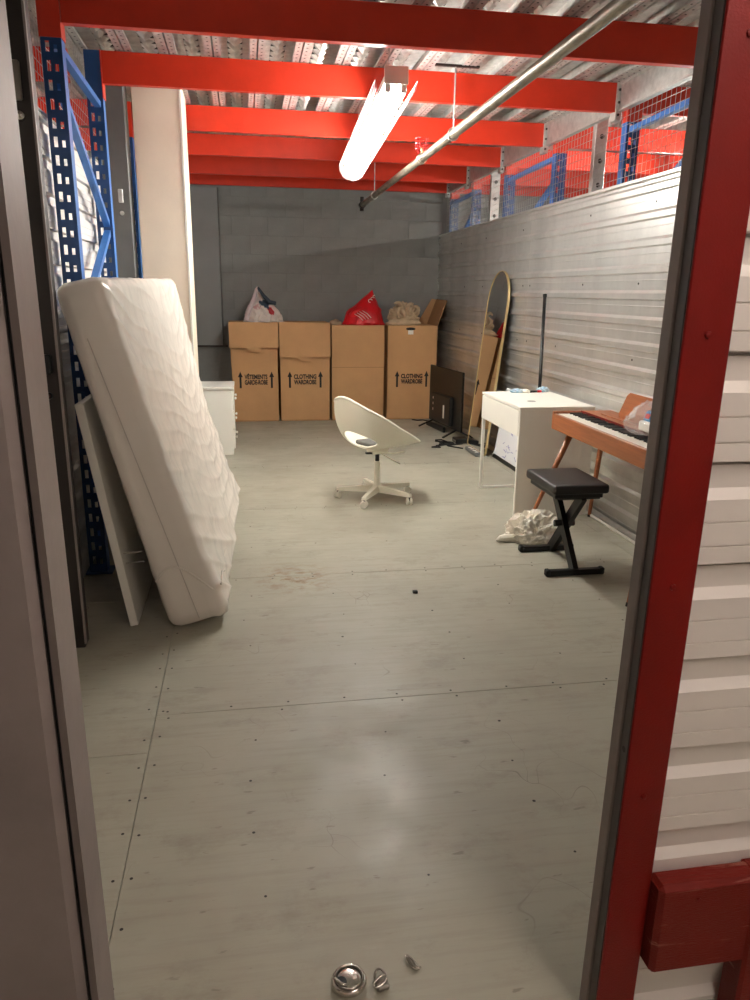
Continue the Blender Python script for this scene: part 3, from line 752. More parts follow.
def wardrobe_box(x0, x1, h, label, flap=None, lines=None, crease=None, skew=0, yf=8.40):
    r = empty('wardrobe_box', ((x0+x1)/2, yf+.25, 0), label, 'box', 'wardrobe moving boxes'); t = .005; y1 = 8.91
    # tapered slightly as old boxes do
    def pan(a, b, c, d, n, m='cardboard', e=None):
        a, b, c, d = map(Vector, (a, b, c, d)); nn = (b-a).cross(d-a).normalized()*t
        return MB().add([a, b, c, d, a-nn, b-nn, c-nn, d-nn], [(0, 1, 2, 3), (7, 6, 5, 4), (0, 4, 5, 1), (1, 5, 6, 2), (2, 6, 7, 3), (3, 7, 4, 0)]).build(n, M[m], r)
    k = skew
    pan((x0, yf, 0), (x1, yf, 0), (x1+k*.1, yf, h), (x0+k, yf, h), 'front')
    pan((x1, yf, 0), (x1, y1, 0), (x1+k*.1, y1, h), (x1+k*.1, yf, h), 'side')
    pan((x0, y1, 0), (x0, yf, 0), (x0+k, yf, h), (x0+k, y1, h), 'side')
    pan((x1, y1, 0), (x0, y1, 0), (x0+k, y1, h), (x1+k*.1, y1, h), 'back')
    pan((x0, yf, .01), (x1, yf, .01), (x1, y1, .01), (x0, y1, .01), 'bottom', 'cardboard_in')
    pan((x0+k, yf+.004, h-.004), (x1+k*.1, yf+.004, h-.004), (x1+k*.1, y1, h), (x0+k, y1, h), 'top')
    if flap:
        fh, tab = flap; xa, xb = x0+k*.9-.003, x1+.004; o = .04
        zf = h-fh; xm = xa+(xb-xa)*.5; tw = .075
        a = MB().prism([(xa, yf-.006, h+.003), (xb, yf-.006, h+.003), (xb, yf-.006-o, zf), (xm+tw, yf-.006-o, zf), (xm+tw-.01, yf-.006-o-.002, zf-tab), (xm-tw+.01, yf-.006-o-.002, zf-tab), (xm-tw, yf-.006-o, zf), (xa, yf-.006-o, zf)], (0, .005, 0))
        a.build('front_flap', M['cardboard'], r)
    if lines: box_print(r, (x0+x1)/2+.0, yf, lines[2], lines[0], lines[1])
    if crease: MB().box((x0+.004, yf-.0012, crease), (x1-.004, yf+.0005, crease+.005)).build('crease', M['cardboard_in'], r)
    return r
B1 = wardrobe_box(-.135, .357, 1.075, 'leftmost wardrobe box, folded front flap and white printed bag on top', (.265, .045), ('VÊTEMENTS', 'GARDE-ROBE', .46), skew=-.03)
B2 = wardrobe_box(.375, .925, 1.075, 'second wardrobe box from the left with a long folded front flap', (.365, .04), ('CLOTHING', 'WARDROBE', .46))
B3 = wardrobe_box(.945, 1.54, 1.05, 'plain unprinted wardrobe box under the red bag', None, None, crease=.59)
B4 = wardrobe_box(1.575, 2.145, 1.05, 'rightmost wardrobe box with an open top flap and a hand hole', None, ('CLOTHING', 'WARDROBE', .46))
# open flap of the last box
fp = MB(); a = [Vector((2.0, 8.42, 1.05)), Vector((2.145, 8.42, 1.045)), Vector((2.255, 8.36, 1.33)), Vector((2.20, 8.88, 1.36)), Vector((2.06, 8.90, 1.06))]
fp.prism([Vector((2.143, 8.41, 1.045)), Vector((2.143, 8.90, 1.05)), Vector((2.248, 8.90, 1.335)), Vector((2.248, 8.41, 1.325))], (-.004, 0, .003)); fp.build('open_flap', M['cardboard_in'], B4)
fp2 = MB().prism([Vector((2.02, 8.905, 1.05)), Vector((2.143, 8.905, 1.05)), Vector((2.248, 8.905, 1.33)), Vector((2.19, 8.905, 1.34))], (0, .004, 0)); fp2.build('open_flap', M['cardboard'], B4)
hh = [(1.835+.055*math.cos(a)*(1 if abs(math.cos(a)) > .5 else .8), 1.015+.016*math.sin(a)) for a in [2*PI*k/16 for k in range(16)]]
MB().prism([(x, 8.3985, z) for x, z in hh], (0, .001, 0)).build('hand_hole', M['black'], B4)
MB().box((1.805, 8.393, .955), (1.865, 8.3985, 1.0)).build('paper_label', M['white_lam'], B4)

# ------------------------------------------------------------------ bags on the boxes
def build_box_bags():
    def fn(v):
        z = max(v.z, -.45); q = (z+.45)/1.45
        wx = .20*(1-q)**.7+.02; wy = .17*(1-q)**.7+.02
        p = Vector((v.x, v.y, 0)); p = p.normalized() if p.length > 1e-6 else Vector((1, 0, 0)); k = math.sqrt(max(0, 1-v.z*v.z)) if v.z > -.45 else math.sqrt(max(0, 1-v.z*v.z))/.9
        d = .75+.35*ridged(v*2.3, 3)*.6
        return Vector((p.x*wx*k*d*1.05-.06*q**1.5, p.y*wy*k*d, .36*q*(.9+.15*noise.noise(v*2))))
    b = empty('printed_bag', (.215, 8.55, 1.078), 'white plastic bag with red and blue print on the leftmost box', 'bag')
    blob(4, fn).build('bag', M['print_bag'], b, world=False)
    MB().tube([(-.19, -.1, .02), (-.16, -.1, .12), (-.10, -.1, .24), (-.075, -.09, .34), (-.06, -.08, .37)], [.03, .028, .026, .016, .006], 8).build('rolled_handle', mat('lilac_plastic', srgb(206, 188, 190), .45, ns=9, na=.2), b, world=False)
    MB().tube([(-.055, -.09, .36), (.0, -.12, .28), (.06, -.13, .21), (.13, -.12, .2)], [.012, .02, .03, .02], 6).build('dark_fold', mat('dark_blue_print', srgb(40, 52, 66), .5, ns=14, na=.4), b, world=False)
    def fr(v):
        z = max(v.z, -.5); q = (z+.5)/1.5
        p = Vector((v.x, v.y, 0)); k = p.length; p = p.normalized() if k > 1e-6 else Vector((1, 0, 0))
        prof = (1-q)**.55*1.0 if q < .5 else .68*(1-q)/.5*.75+.06
        d = .85+.22*ridged(v*2.6, 3)*.6
        return Vector((p.x*.245*prof*d*min(1, k*1.25)+.14*max(0, q-.35)-.02, p.y*.17*prof*d*min(1, k*1.25), .38*q**.95-.0))
    b = empty('red_bag', (1.35, 8.56, 1.052), 'knotted red plastic shopping bag on the plain box', 'bag')
    blob(4, fr).build('bag', M['red_bag'], b, world=False, smooth=True)
    MB().tube([(-.20, -.03, .07), (-.13, -.09, .13), (-.05, -.1, .17)], [.03, .05, .04], 8).build('side_fold', M['red_bag'], b, world=False, smooth=True)
    w_ = M['white_lam']
    for (x, z, s) in ((.03, .262, 1), (.055, .285, .8), (.078, .308, .8)):
        MB().tube([(x+.017*s*math.cos(a)*1.0, -.105+.22*max(0, z-.22), z+.017*s*math.sin(a)) for a in [1.0+.5*k for k in range(9)]], .0045, 5).build('white_lettering', w_, b, world=False)
    for k in range(4): MB().tube([(-.15+.028*k, -.152+.006*k, .12+.013*k), (-.09+.028*k, -.163+.004*k, .085+.013*k), (-.055+.03*k, -.160, .05+.01*k)], .003, 4).build('white_lettering', w_, b, world=False)
    # beige cloth: heap plus draped end
    def fc(v):
        d = .55+.6*ridged(v*2.6+Vector((3, 1, 2)), 5)*.6
        return Vector((v.x*.175*d, v.y*.14*d, max(0, (v.z+.5)*.16*d)))
    b = empty('beige_cloth', (1.80, 8.6, 1.052), 'crumpled beige cloth heaped beside the red bag on the rightmost box', 'cloth')
    blob(4, fc).build('heap', M['beige_cloth'], b, world=False)
    rnd = random.Random(4)
    for k in range(9):
        x, y, z = rnd.uniform(-.11, .11), rnd.uniform(-.12, -.03), rnd.uniform(.10, .21); a0 = rnd.uniform(0, 6)
        MB().tube([(x+.05*math.cos(a0+a), y+.03*math.sin(a0*2+a), z+.045*math.sin(a0+a)) for a in [.55*i for i in range(8)]], [.012, .018, .02, .022, .02, .02, .016, .01], 7).build('fold', M['beige_cloth'], b, world=False, smooth=True)
    blob(3, lambda v: Vector((v.x*.19*(.8+.4*ridged(v*2, 3)*.5)-.03, v.y*.06-.10, max(0, (v.z+.4)*.055*(.8+.4*ridged(v*3, 3)*.5))))).build('hanging_end', M['beige_cloth'], b, world=False)
    b2 = solo(blob(3, lambda v: Vector((1.005+v.x*.06*(.8+.3*ridged(v*2, 3)), 8.56+v.y*.12, 1.052+max(0, (v.z+.3)*.035*(.7+.5*ridged(v*2.5, 3)))))), 'folded_cloth', M['beige_cloth'], 'flat taupe cloth beside the red bag, on its left', 'cloth')
build_box_bags()

# ------------------------------------------------------------------ swivel chair
def build_chair():
    cx, cy = .885, 5.04
    r = empty('swivel_chair', (cx, cy, 0), 'white swivel shell chair with an open lower back in the middle of the floor', 'chair')
    yaw = math.radians(24)
    Rz = Matrix.Rotation(yaw, 4, 'Z')
    NU, NV = 200, 72
    zb = .362
    def rim(a):                              # a = 0 front, pi back
        f = math.cos(a); l = math.sin(a)
        xf = .315*f if f > 0 else .27*f
        sq = (abs(f)**3+abs(l)**3)**(-1/3) if f < 0 else 1      # squarer at the back
        sq = 1+(sq-1)*min(1, -f*2) if f < 0 else 1
        wl = .255*l*(1-.10*max(0, f))
        zr = .555-.172*f
        return Vector((xf*sq, wl*sq, zr-.02*l*l))
    def ap(i, j):
        a = 2*PI*i/NU; s_ = .02+.98*j/(NV-1)
        da = (a-PI-.34)/.66; ds = (s_-.53)/.165; rho = math.hypot(da, ds)
        if abs(rho-1) < .05: a = PI+.34+.66*da/rho; s_ = .53+.165*ds/rho
        return a, s_, rho
    def pt(i, j):
        a, s_, rho = ap(i, j); R_ = rim(a); f = math.cos(a); back = max(0, -f)
        p = 2.1+6.0*back**1.5                                   # bowl at the front and sides, upright heel at the back
        # walk along the profile z = g**p by arc-like parameter
        g = 1-(1-s_)**(1+.8*back) if s_ < 1 else 1
        hz = (s_**(1.9+.5*back))
        gx = min(1.0, g) if back < .01 else g*(1+.10*back*math.sin(min(1, s_)*PI))
        return Rz @ Vector((R_.x*gx, R_.y*g*(1+.04*math.sin(s_*PI)), zb+(R_.z-zb)*hz))
    def skip(i, j):
        a = 2*PI*(i+.5)/NU; s_ = .02+.98*(j+.5)/(NV-1)
        return ((a-PI-.34)/.66)**2+((s_-.53)/.165)**2 < 1
    sh = MB(); sh.grid(NU, NV, pt, closed_u=True, skip=skip)
    o = sh.build('seat_shell', M['chair_white'], r, world=False, smooth=True)
    md = o.modifiers.new('thickness', 'SOLIDIFY'); md.thickness = .011; md.offset = 0
    rimp = [Rz @ rim(2*PI*k/96) for k in range(96)]
    MB().tube(rimp, .010, 8, closed=True).build('rim_edge', M['chair_white'], o, world=False, smooth=True)
    cs = rounded_box((.22, .19, .03), .014, (4, 4, 1)); cs.v = [Rz @ (v+Vector((-.015, 0, .403))) for v in cs.v]
    cs.build('seat_pad', mat('grey_seat_pad', srgb(96, 94, 90), .85, ns=20, na=.2), r, world=False, smooth=True)
    # mechanism
    MB().bbox((-.065, -.045, .325), (.065, .045, .368), .01, Rz).build('seat_plate', M['chair_white'], r, world=False)
    MB().tube([(.02, -.04, .335), (.09, -.13, .348), (.16, -.15, .362)], .005, 6).build('lever', M['chair_white'], r, world=False, smooth=True)
    MB().tube([(.02, -.04, .33), (.09, -.12, .298), (.13, -.15, .28)], .005, 6).build('lever', M['chair_white'], r, world=False, smooth=True)
    MB().bar((-.09, -.06, .338), (-.02, -.04, .335), .02, .012).build('tilt_lever', M['black_plastic'], r, world=False)
    MB().tube([(0, 0, .255), (0, 0, .328)], .015, 12).build('gas_piston', M['black_plastic'], r, world=False, smooth=True)
    MB().lathe([(.0, .27), (.02, .27), (.021, .265), (.023, .10), (.035, .085), (.045, .07), (.04, .05), (0, .05)], 20).build('column', M['chair_white'], r, world=False, smooth=True)
    for k in range(5):
        a = math.radians(26+72*k); d = Vector((math.cos(a), math.sin(a), 0)); n = Vector((-d.y, d.x, 0)); L = .285
        lg = MB()
        def sec(t): 
            wv = .022-.006*t; z1 = .098-.022*t; z0 = .05+.006*t
            c = d*(.02+(L-.02)*t); return [c-n*wv+Vector((0, 0, z0)), c+n*wv+Vector((0, 0, z0)), c+n*wv*.8+Vector((0, 0, z1)), c-n*wv*.8+Vector((0, 0, z1))]
        vs = sec(0)+sec(.5)+sec(1); fs = [(0, 3, 2, 1), (8, 9, 10, 11)]
        for q in (0, 4): fs += [(q+i, q+(i+1) % 4, q+4+(i+1) % 4, q+4+i) for i in range(4)]
        lo = lg.add(vs, fs).build('base_leg', M['chair_white'], r, world=False)
        cpos = d*(L-.01); ca = a+1.1+.7*k; ax = Vector((math.cos(ca), math.sin(ca), 0))
        for s in (-1, 1):
            Mw = Matrix.Translation(cpos+ax*(.012*s)+Vector((0, 0, .0255))) @ ax.to_track_quat('Z', 'Y').to_matrix().to_4x4()
            MB().lathe([(0, -.008), (.02, -.008), (.025, -.005), (.025, .005), (.02, .008), (0, .008)], 18, Mw).build('caster_wheel', M['caster'], lo, world=False, smooth=False)
        MB().tube([cpos+Vector((0, 0, .03)), cpos+Vector((0, 0, .062))], .008, 8).build('caster_stem', M['rubber'], lo, world=False)
build_chair()

# ------------------------------------------------------------------ television seen from behind
def build_tv():
    p, q = Vector((1.975, 8.0, 0)), Vector((2.085, 7.12, 0)); d = (q-p); Ln = d.length; d.normalize(); n = Vector((d.y, -d.x, 0))  # n points to -x side
    if n.x > 0: n = -n
    base = (p+q)/2
    r = empty('television', base, 'black flat television standing on the floor with its back to the room', 'television')
    up = Vector((0, 0, 1)); lean = -n*.03
    Mx = Matrix((d.to_4d(), (-n).to_4d(), up.to_4d(), (0, 0, 0, 1))).transposed(); Mx.col[3] = (0, 0, 0, 1)
    h = Ln/2
    B = lambda mb, nm, m, par=None, **k: mb.build(nm, m, par or r, world=False, **k)
    B(MB().bbox((-h, 0, .065), (h, .022, .66), .005, Mx), 'screen_panel', M['black_plastic'])
    bc = B(rounded_box((1.0*Ln*.62, .05, .30), .02, (4, 1, 3)), 'back_cover', M['black_plastic'])
    bc.matrix_local = Mx @ Matrix.Translation((-.04, -.012, .24))
    for k in range(3): B(MB().box((-.24, -.0385, .20+.06*k), (-.225, -.037, .225+.06*k), Mx), 'port_label', M['white_lam'])
    B(MB().box((.05, -.0385, .155), (.085, -.037, .29), Mx), 'rating_sticker', M['white_lam'])
    for s in (-1, 1):
        x = s*.33
        for e in (-1, 1): B(MB().bar(Mx @ Vector((x, .0, .075)), Mx @ Vector((x+.02*s, e*.15, .008)), .02, .014), 'foot', M['black_plastic'])
    B(MB().bbox((-h, -.03, 0), (-h+.5, .0, .055), .005, Mx), 'sound_bar', M['black_plastic'])
    # cables and clutter beside it
    rnd = random.Random(9)
    for j, (x0, y0, l) in enumerate(((1.865, 7.0, 'black cable tangled on the floor beside the television'),)):
        pts = [(x0+.05*math.cos(k*1.1)+.012*k*rnd.uniform(-1, 1), y0+.10*math.sin(k*1.1)-.012*k, .006+.004*(k % 3)) for k in range(22)]
        solo(MB().tube(pts, .006, 6), 'cable', M['rubber'] if j == 0 else M['dark_steel'], l, 'cable', 'loose cables', smooth=True)
    solo(MB().tube([(1.86, 8.33, .005), (1.91, 8.28, .006), (1.98, 8.30, .005), (2.04, 8.2, .005)], .006, 6), 'cable', M['rubber'], 'short dark cable on the floor at the foot of the rightmost box', 'cable', 'loose cables', smooth=True)
    t = empty('set_top_box', (2.06, 6.83, 0), 'low dark electronics box on the floor between television and mirror', 'electronics')
    MB().bbox((1.985, 6.90, .001), (2.11, 7.05, .045), .004).build('case', M['black_plastic'], t); MB().box((1.984, 6.92, .012), (1.985, 7.03, .03)).build('front_strip', M['chrome_dark'], t)
    rb = empty('power_strip', (2.03, 6.45, 0), 'grey power strip lying on the floor under the mirror', 'power strip')
    MB().bbox((1.99, 6.3, .0), (2.05, 6.62, .035), .006).build('case', M['grey_post'], rb)
    for k in range(4): MB().lathe([(0, .001), (.018, .001), (.02, -.001)], 12, Matrix.Translation((2.02, 6.35+.07*k, .035))).build('socket', M['white_lam'], rb)
build_tv()

# ------------------------------------------------------------------ arched mirror
def build_mirror():
    y0, y1, xb, xt, H = 6.32, 6.90, 2.085, 2.245, 1.60
    th = math.atan2(xt-xb, H); L = math.hypot(xt-xb, H); wd = y1-y0; rr = wd/2
    r = empty('floor_mirror', (xb, (y0+y1)/2, .002), 'tall arched floor mirror in a thin gold frame leaning on the right wall', 'mirror')
    Mx = Matrix.Rotation(math.radians(-.9), 4, 'Z') @ Matrix.Rotation(th, 4, 'Y')           # local: x toward the wall, y along the wall, z up
    out = [(-rr+.02, 0), (rr-.02, 0), (rr, .02)]+[(rr*math.cos(PI*k/28), L-rr+rr*math.sin(PI*k/28)) for k in range(29)]+[(-rr, .02)]
    def ring(sc, x): return [Mx @ Vector((x, y*(1-sc/rr), max(sc, min(z, L-rr)) + max(0, z-(L-rr))*(1-sc/rr))) for y, z in out]
    n = len(out); a, b, c, d = ring(0, 0), ring(.006, 0), ring(.006, .014), ring(0, .02)
    fr = MB(); vs = a+b+c+d; fs = []
    for i in range(n):
        j = (i+1) % n; fs += [(i, j, n+j, n+i), (n+i, n+j, 2*n+j, 2*n+i), (3*n+i, 3*n+j, j, i)]
    fr.add(vs, fs); fr.build('frame', M['gold'], r, world=False)
    g = ring(.005, .005); gm = MB(); gm.add(g, [tuple(range(n))]); gm.build('glass', M['mirror'], r, world=False, fix=False)
    k = ring(.002, .012); km = MB(); km.add(k+ring(.002, .018), [tuple(range(n)), tuple(reversed(range(n, 2*n)))]+[(i, (i+1) % n, n+(i+1) % n, n+i) for i in range(n)]); km.build('backing', M['black_plastic'], r, world=False)
build_mirror()

# ------------------------------------------------------------------ whiteboard behind the desk
def build_whiteboard():
    y0, y1, xb = 5.66, 6.28, 2.15; th = math.atan2(.09, .62)
    r = empty('whiteboard', (xb, (y0+y1)/2, .002), 'small whiteboard with purple marker notes leaning under the desk', 'whiteboard')
    Mx = Matrix.Rotation(th, 4, 'Y'); h = (y1-y0)/2
    MB().bbox((0, -h, 0), (.014, h, .62), .002, Mx).build('board', M['tape'], r, world=False)
    MB().bbox((-.005, -h-.004, -.0), (.016, h+.004, .035), .002, Mx).build('bottom_rail', M['black_plastic'], r, world=False)
    rnd = random.Random(12)
    for k in range(26):
        y, z = rnd.uniform(-h+.05, h-.1), rnd.uniform(.07, .56); pts = []
        for i in range(rnd.randint(4, 9)):
            pts.append(Mx @ Vector((-.0012, y, z))); y -= rnd.uniform(.006, .016)*-1; z += rnd.uniform(-.012, .012)
        MB().tube(pts, .0016, 4, caps=False).build('marker_stroke', M['marker'], r, world=False, fix=False)
build_whiteboard()

# ------------------------------------------------------------------ desk
def build_desk():
    x0, x1, y0, y1, h = 1.69, 2.19, 4.46, 5.24, .72
    r = empty('desk', ((x0+x1)/2, (y0+y1)/2, 0), 'white desk with a drawer front and a thin steel side leg', 'desk')
    MB().bbox((x0-.004, y0-.002, h-.018), (x1, y1, h), .002).build('top', M['white_lam'], r)
    MB().bbox((x0, y0, 0), (x1, y0+.018, h-.0185), .0015).build('side_panel', M['white_lam'], r)
    d = MB().bbox((x0-.002, y0+.022, .53), (x0+.016, y1-.003, h-.023), .0015).build('drawer', M['white_lam'], r)
    MB().box((x0+.018, y0+.03, .545), (x1-.1, y1-.02, .553)).build('drawer_bottom', M['white_lam'], d)
    MB().bbox((x1-.018, y0+.02, .40), (x1-.002, y1-.002, h-.02), .001).build('back_panel', M['white_lam'], r)
    for x in (x0+.012, x1-.03): MB().bbox((x-.010, y1-.024, 0), (x+.012, y1-.004, h-.0195 if x > 1.8 else .529), .002).build('leg', M['white_metal'], r)
    MB().bbox((x0+.022, y1-.022, .0), (x1-.04, y1-.006, .018), .002).build('floor_bar', M['white_metal'], r)
    # inner front post of the side panel, cable grommet
    MB().bbox((x0+.002, y0+.018, .001), (x0+.016, y0+.03, .53), .001).build('front_edge', M['white_lam'], r)
    MB().lathe([(0, .0004), (.022, .0004), (.026, .0014), (.03, .0)], 18, Matrix.Translation((1.86, 4.72, h))).build('grommet', M['chrome_dark'], r)
    # things on the desk
    s = empty('snack_wrapper', (1.92, 5.16, h), 'blue and white crinkled packet on the far edge of the desk', 'packet')
    blob(3, lambda v: Vector((v.x*.055, v.y*.03*(.8+.3*ridged(v*2, 3)), max(0, (v.z+.6)*.014*(.7+.5*ridged(v*3, 3)))))).build('packet', M['pale_pack'], s, world=False)
    blob(2, lambda v: Vector((v.x*.045+.065, v.y*.03*(.8+.3*ridged(v*2, 3)), max(0, (v.z+.6)*.012*(.7+.5*ridged(v*3, 3)))))).build('white_end', M['white_plastic_bag'], s, world=False)
    t = empty('marker_pen', (2.04, 5.15, h), 'black marker pen lying beside the packet on the desk', 'pen')
    MB().tube([(-.055, -.012, .0085), (.05, .01, .0085)], .008, 10).build('barrel', M['black_plastic'], t, world=False, smooth=True)
    MB().tube([(.03, .0058, .0085), (.062, .0126, .0085)], .009, 10).build('cap', M['red_bag'], t, world=False, smooth=True)
    s = empty('small_packet', (2.125, 5.19, h), 'small pale blue packet at the foot of the black pole on the desk', 'packet')
    blob(3, lambda v: Vector((v.x*.05, v.y*.03*(.8+.3*ridged(v*2, 3)), max(0, (v.z+.6)*.018*(.7+.5*ridged(v*3, 3)))))).build('packet', M['pale_pack'], s, world=False)
build_desk()
pl = empty('black_pole', (2.16, 5.33, 0), 'thin black pole standing upright between the desk and the right wall', 'pole')
MB().tube([(2.152, 5.29, .03), (2.205, 5.47, 1.40)], .013, 10).build('shaft', M['black_metal'], pl, smooth=True)
MB().tube([(2.2042, 5.467, 1.385), (2.2055, 5.472, 1.405)], .015, 10).build('end_cap', M['rubber'], pl)
MB().tube([(2.1505, 5.285, .0), (2.1525, 5.292, .05)], .016, 10).build('end_cap', M['rubber'], pl)

# ------------------------------------------------------------------ piano
def build_piano():
    x0, x1, y0, y1, zt, zb = 1.835, 2.20, 3.0, 4.30, .72, .612
    r = empty('digital_piano', ((x0+x1)/2, (y0+y1)/2, 0), 'reddish walnut digital piano on splayed wooden legs by the right wall', 'piano')
    MB().bbox((x0, y0, zb), (x0+.022, y1, zt-.012), .003).build('front_rail', M['walnut'], r)
    for ya, yb in ((y0, y0+.028), (y1-.028, y1)): MB().bbox((x0-.001, ya, zb), (x1, yb, zt), .003).build('end_cheek', M['walnut'], r)
    MB().bbox((x0+.022, y0+.028, zb), (x1, y1-.028, zb+.045), .003).build('bottom_panel', M['walnut'], r)
    MB().bbox((x0+.175, y0+.028, zb+.05), (x1, y1-.028, zt+.004), .003).build('top_panel', M['walnut'], r)
    # keys run along y
    n = 52; a, b = y0+.032, y1-.032; kw = (b-a)/n
    wm = MB().bbox((0, .0005, 0), (.15, kw-.0005, .022), .0015).mesh('white_key', M['ivory']); bm_ = MB().bbox((.065, -kw*.25, .018), (.15, kw*.25, .031), .002).mesh('black_key', M['key_black'])
    rl = Vector(r.location)
    for k in range(n):
        link('white_key', wm, r, Vector((x0+.0235, b-(k+1)*kw, zt-.034))-rl)
        if k % 7 in (0, 2, 3, 5, 6) and k < n-1: link('black_key', bm_, r, Vector((x0+.0235, b-(k+1)*kw, zt-.034))-rl)
    MB().box((x0+.17, y0+.03, zt-.03), (x0+.176, y1-.03, zt+.0055)).build('key_felt', M['red_wood'], r)
    # music rest
    th = math.radians(16); mm = Matrix.Translation((2.11, 3.86, zt+.006)) @ Matrix.Rotation(th, 4, 'Y')
    pr = [(0, -.27, 0), (0, .135, 0), (0, .15, .02), (0, .13, .13), (0, .105, .15), (0, -.25, .15), (0, -.27, .13)]
    ms = MB().prism([mm @ Vector(p) for p in pr], mm.to_3x3() @ Vector((.012, 0, 0))).build('music_rest', M['walnut'], r)
    MB().bbox((2.06, 3.56, zt+.004), (2.085, 4.12, zt+.010), .002).build('rest_ledge', M['walnut'], ms)
    # splayed legs
    for (tx, ty), (bx, by) in (((1.90, 4.15), (1.725, 4.30)), ((2.165, 4.27), (2.195, 4.42)), ((1.90, 3.15), (1.725, 3.0)), ((2.16, 3.15), (2.195, 2.9))):
        lg = MB().tube([(bx, by, .0), (bx+(tx-bx)*.03, by+(ty-by)*.03, .02), (tx, ty, zb+.002)], [.011, .011, .019], 12).build('leg', M['walnut'], r, smooth=True)
        MB().tube([(bx, by, 0), (bx+(tx-bx)*.03, by+(ty-by)*.03, .018)], .0122, 12).build('foot_cap', M['rubber'], lg)
build_piano()
def build_piano_bag():
    r = empty('clear_bag', (1.97, 3.47, .722), 'clear plastic bag with a blue and white pack inside lying on the piano', 'bag')
    def fn(v):
        d = .75+.35*ridged(v*2.1+Vector((2, 7, 1)), 4)*.6; q = (v.z+1)/2
        return Vector((v.x*.12*d*(1.1-.5*q)+.05*q, v.y*.13*d*(1.1-.4*q), .17*q*d))
    blob(4, fn).build('film', M['film_clear'], r, world=False)
    MB().bbox((0, -.06, .07), (.06, .07, .13), .01, Matrix.Rotation(.4, 4, 'Y')).build('blue_pack', M['blue_pack'], r, world=False)
    MB().bbox((.01, -.05, .015), (.09, .07, .065), .008).build('white_pack', M['white_lam'], r, world=False)
    MB().box((-.003, .01, .085), (.0, .05, .11), Matrix.Rotation(.4, 4, 'Y')).build('red_mark', M['red_bag'], r, world=False)
build_piano_bag()

# ------------------------------------------------------------------ X bench
def build_bench():
    cx = 1.65
    r = empty('keyboard_bench', (cx, 3.62, 0), 'black padded folding bench on X legs in front of the piano', 'bench')
    cu = rounded_box((.30, .40, .05), .016, (6, 8, 1), lambda v, n: v+Vector((0, 0, .006*(1-(v.x/.15)**2)*(1-(v.y/.2)**2) if n.z > .5 else 0)))
    cu.v = [v+Vector((cx, 3.62, .455)) for v in cu.v]; cu.build('seat_pad', M['leather'], r, smooth=True)
    MB().bbox((cx-.13, 3.45, .405), (cx+.13, 3.79, .432), .003).build('seat_board', M['black_plastic'], r)
    # two crossing legs in the y-z plane
    MB().bar((cx, 3.435, .02), (cx, 3.775, .41), .055, .028, up=(1, 0, 0)).build('leg', M['black_metal'], r)
    MB().bar((cx+.03, 3.81, .02), (cx+.03, 3.47, .41), .055, .028, up=(1, 0, 0)).build('leg', M['black_metal'], r)
    for y in (3.43, 3.815):
        o = MB().bar((cx-.145, y, .016), (cx+.145, y, .016), .03, .03).build('foot_bar', M['black_metal'], r)
        for s in (-1, 1): MB().bbox((cx+s*.148-.012, y-.019, 0), (cx+s*.148+.012, y+.019, .036), .005).build('rubber_cap', M['rubber'], o)
    for y in (3.775, 3.47): MB().tube([(cx-.1, y, .405), (cx+.12, y, .405)], .012, 8).build('seat_hinge', M['black_metal'], r)
    MB().tube([(cx-.05, 3.615, .225), (cx+.06, 3.615, .225)], .018, 10).build('pivot_knob', M['black_plastic'], r)
build_bench()

# ------------------------------------------------------------------ crumpled plastic on the floor
def build_floor_bag():
    r = empty('crumpled_plastic', (1.66, 4.02, 0), 'heap of crumpled white plastic sheet on the floor behind the bench', 'plastic bag')
    def fn(v):
        d = .62+.55*ridged(v*1.9+Vector((1, 4, 2)), 5)*.6
        z = max(0, (v.z+.35)*.118*d)
        return Vector((v.x*.165*d, v.y*.11*d, z))
    blob(5, fn).build('heap', M['white_plastic_bag'], r, world=False)
    MB().tube([(-.09, -.02, .035), (-.15, -.03, .024), (-.20, -.035, .024), (-.225, -.04, .026), (-.25, -.045, .014)], [.03, .02, .024, .018, .008], 8).build('twisted_end', M['white_plastic_bag'], r, world=False)
    rnd = random.Random(2)
    for k in range(22):
        a = rnd.uniform(0, 2*PI); q = rnd.uniform(.1, .85); c = Vector((.125*q*math.cos(a), .085*q*math.sin(a), .03+.10*(1-q*q)+rnd.uniform(-.01, .015)))
        e = [Vector((rnd.uniform(-1, 1), rnd.uniform(-1, 1), rnd.uniform(-.2, 1))).normalized()*rnd.uniform(.03, .06) for _ in range(3)]
        def fp(i, j): 
            u, v = i/5-.5, j/5-.5; p = c+e[0]*u*1.5+e[1]*v*1.5+e[2]*(.35*math.sin(5*u+k)*math.cos(4*v+k)); p.z = max(p.z, .002); return p
        o = MB(); o.grid(6, 6, fp); q_ = o.build('fold', M['white_plastic_bag'], r, world=False, fix=False)
        q_.modifiers.new('thickness', 'SOLIDIFY').thickness = .0015
build_floor_bag()

# white cable along the foot of the right wall
wc = empty('white_cable', (2.21, 4.2, 0), 'white cable running along the foot of the right wall under the piano', 'cable')
MB().tube([(2.196, 4.52, .05), (2.198, 4.515, .02), (2.2, 4.49, .012), (2.205, 4.2, .010), (2.208, 3.9, .010), (2.21, 3.5, .010), (2.21, 3.0, .010)], .009, 8).build('cable', M['white_metal'], wc, smooth=True)
MB().bbox((2.183, 4.50, .03), (2.21, 4.54, .065), .004).build('plug', M['white_lam'], wc)

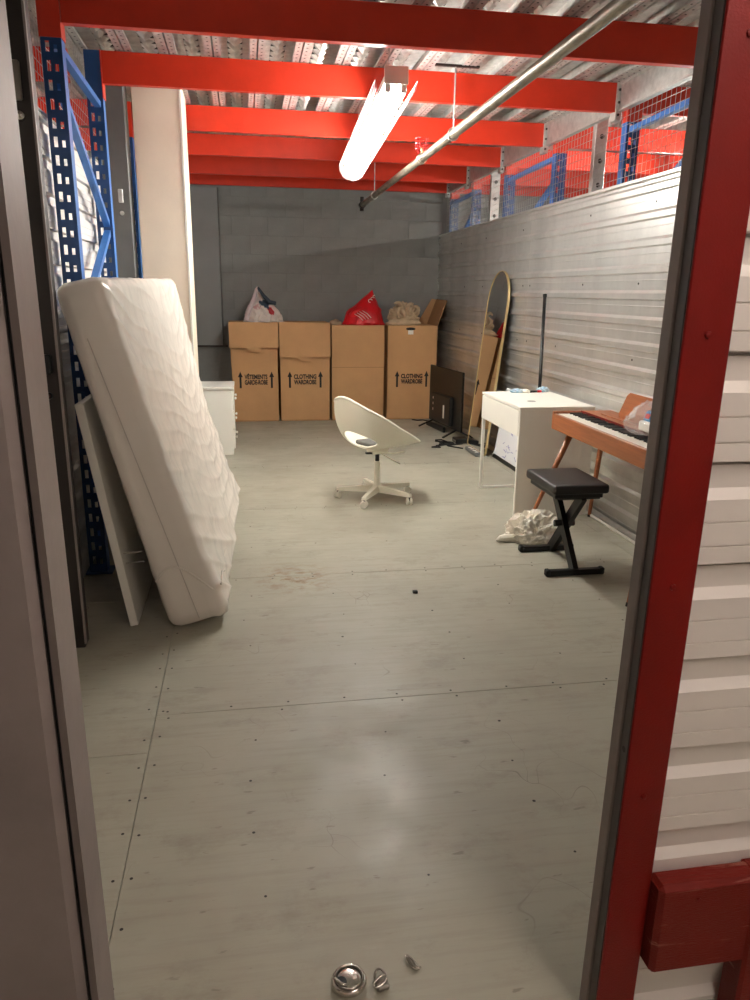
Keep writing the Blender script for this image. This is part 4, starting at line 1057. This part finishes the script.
# ------------------------------------------------------------------ locks on the floor by the threshold
def build_locks():
    r = empty('disc_padlock', (.172, 1.235, 0), 'round steel disc padlock lying on the floor at the doorway', 'padlock')
    k = 1.0
    MB().lathe([(0, .002), (.030, .002), (.036, .006), (.037, .013), (.034, .018), (.031, .019), (.029, .0175), (.026, .0175), (.025, .0185), (.016, .0195), (0, .0198)], 40).build('body', M['chrome'], r, world=False, smooth=True)
    MB().tube([(.0285*math.cos(a), .0285*math.sin(a), .0195) for a in [2*PI*i/40 for i in range(40)]], .0022, 6, closed=True).build('rim_ring', M['chrome_dark'], r, world=False, smooth=True)
    MB().prism([(-.0175+.012*math.cos(a), -.008+.012*math.sin(a), .017) for a in [2*PI*i/18 for i in range(18)]], (0, 0, .0035)).build('shackle_opening', M['black'], r, world=False)
    MB().tube([(-.03, .008, .016), (-.026, -.006, .022), (-.018, -.016, .022), (-.006, -.02, .02)], .0035, 8).build('shackle', M['chrome'], r, world=False, smooth=True)
    MB().box((.008, -.006, .0185), (.016, .004, .0206)).build('keyhole_plate', M['chrome_dark'], r, world=False)
    def loop(cx, cy, rx, ry, rot, z, n=20, tw=.004): return [(cx+rx*math.cos(a)*math.cos(rot)-ry*math.sin(a)*math.sin(rot), cy+rx*math.cos(a)*math.sin(rot)+ry*math.sin(a)*math.cos(rot), z+tw*math.sin(a+1)) for a in [2*PI*i/n for i in range(n)]]
    r = empty('small_lock', (.238, 1.228, 0), 'small dark steel lock with a wire loop beside the disc padlock', 'padlock')
    MB().bbox((-.014, -.022, .0), (.013, .002, .012), .003, Matrix.Rotation(.2, 4, 'Z')).build('body', M['chrome_dark'], r, world=False)
    MB().tube(loop(.0, .008, .010, .016, .1, .009), .0028, 6, closed=True).build('shackle', M['chrome_dark'], r, world=False, smooth=True)
    MB().tube(loop(-.002, -.008, .016, .007, .5, .014), .0022, 6, closed=True).build('ring', M['chrome'], r, world=False, smooth=True)
    r = empty('bent_clip', (.312, 1.262, 0), 'bent shiny wire clip lying apart from the two locks', 'clip')
    MB().tube(loop(0, 0, .018, .008, 2.1, .006), .0022, 6, closed=True).build('outer_loop', M['chrome'], r, world=False, smooth=True)
    MB().tube(loop(.001, -.001, .013, .004, 2.1, .009), .002, 6, closed=True).build('inner_loop', M['chrome_dark'], r, world=False, smooth=True)
    MB().tube([(.002, -.006, .006), (.012, -.016, .004), (.017, -.012, .004)], .0022, 6).build('tail', M['chrome'], r, world=False, smooth=True)
build_locks()
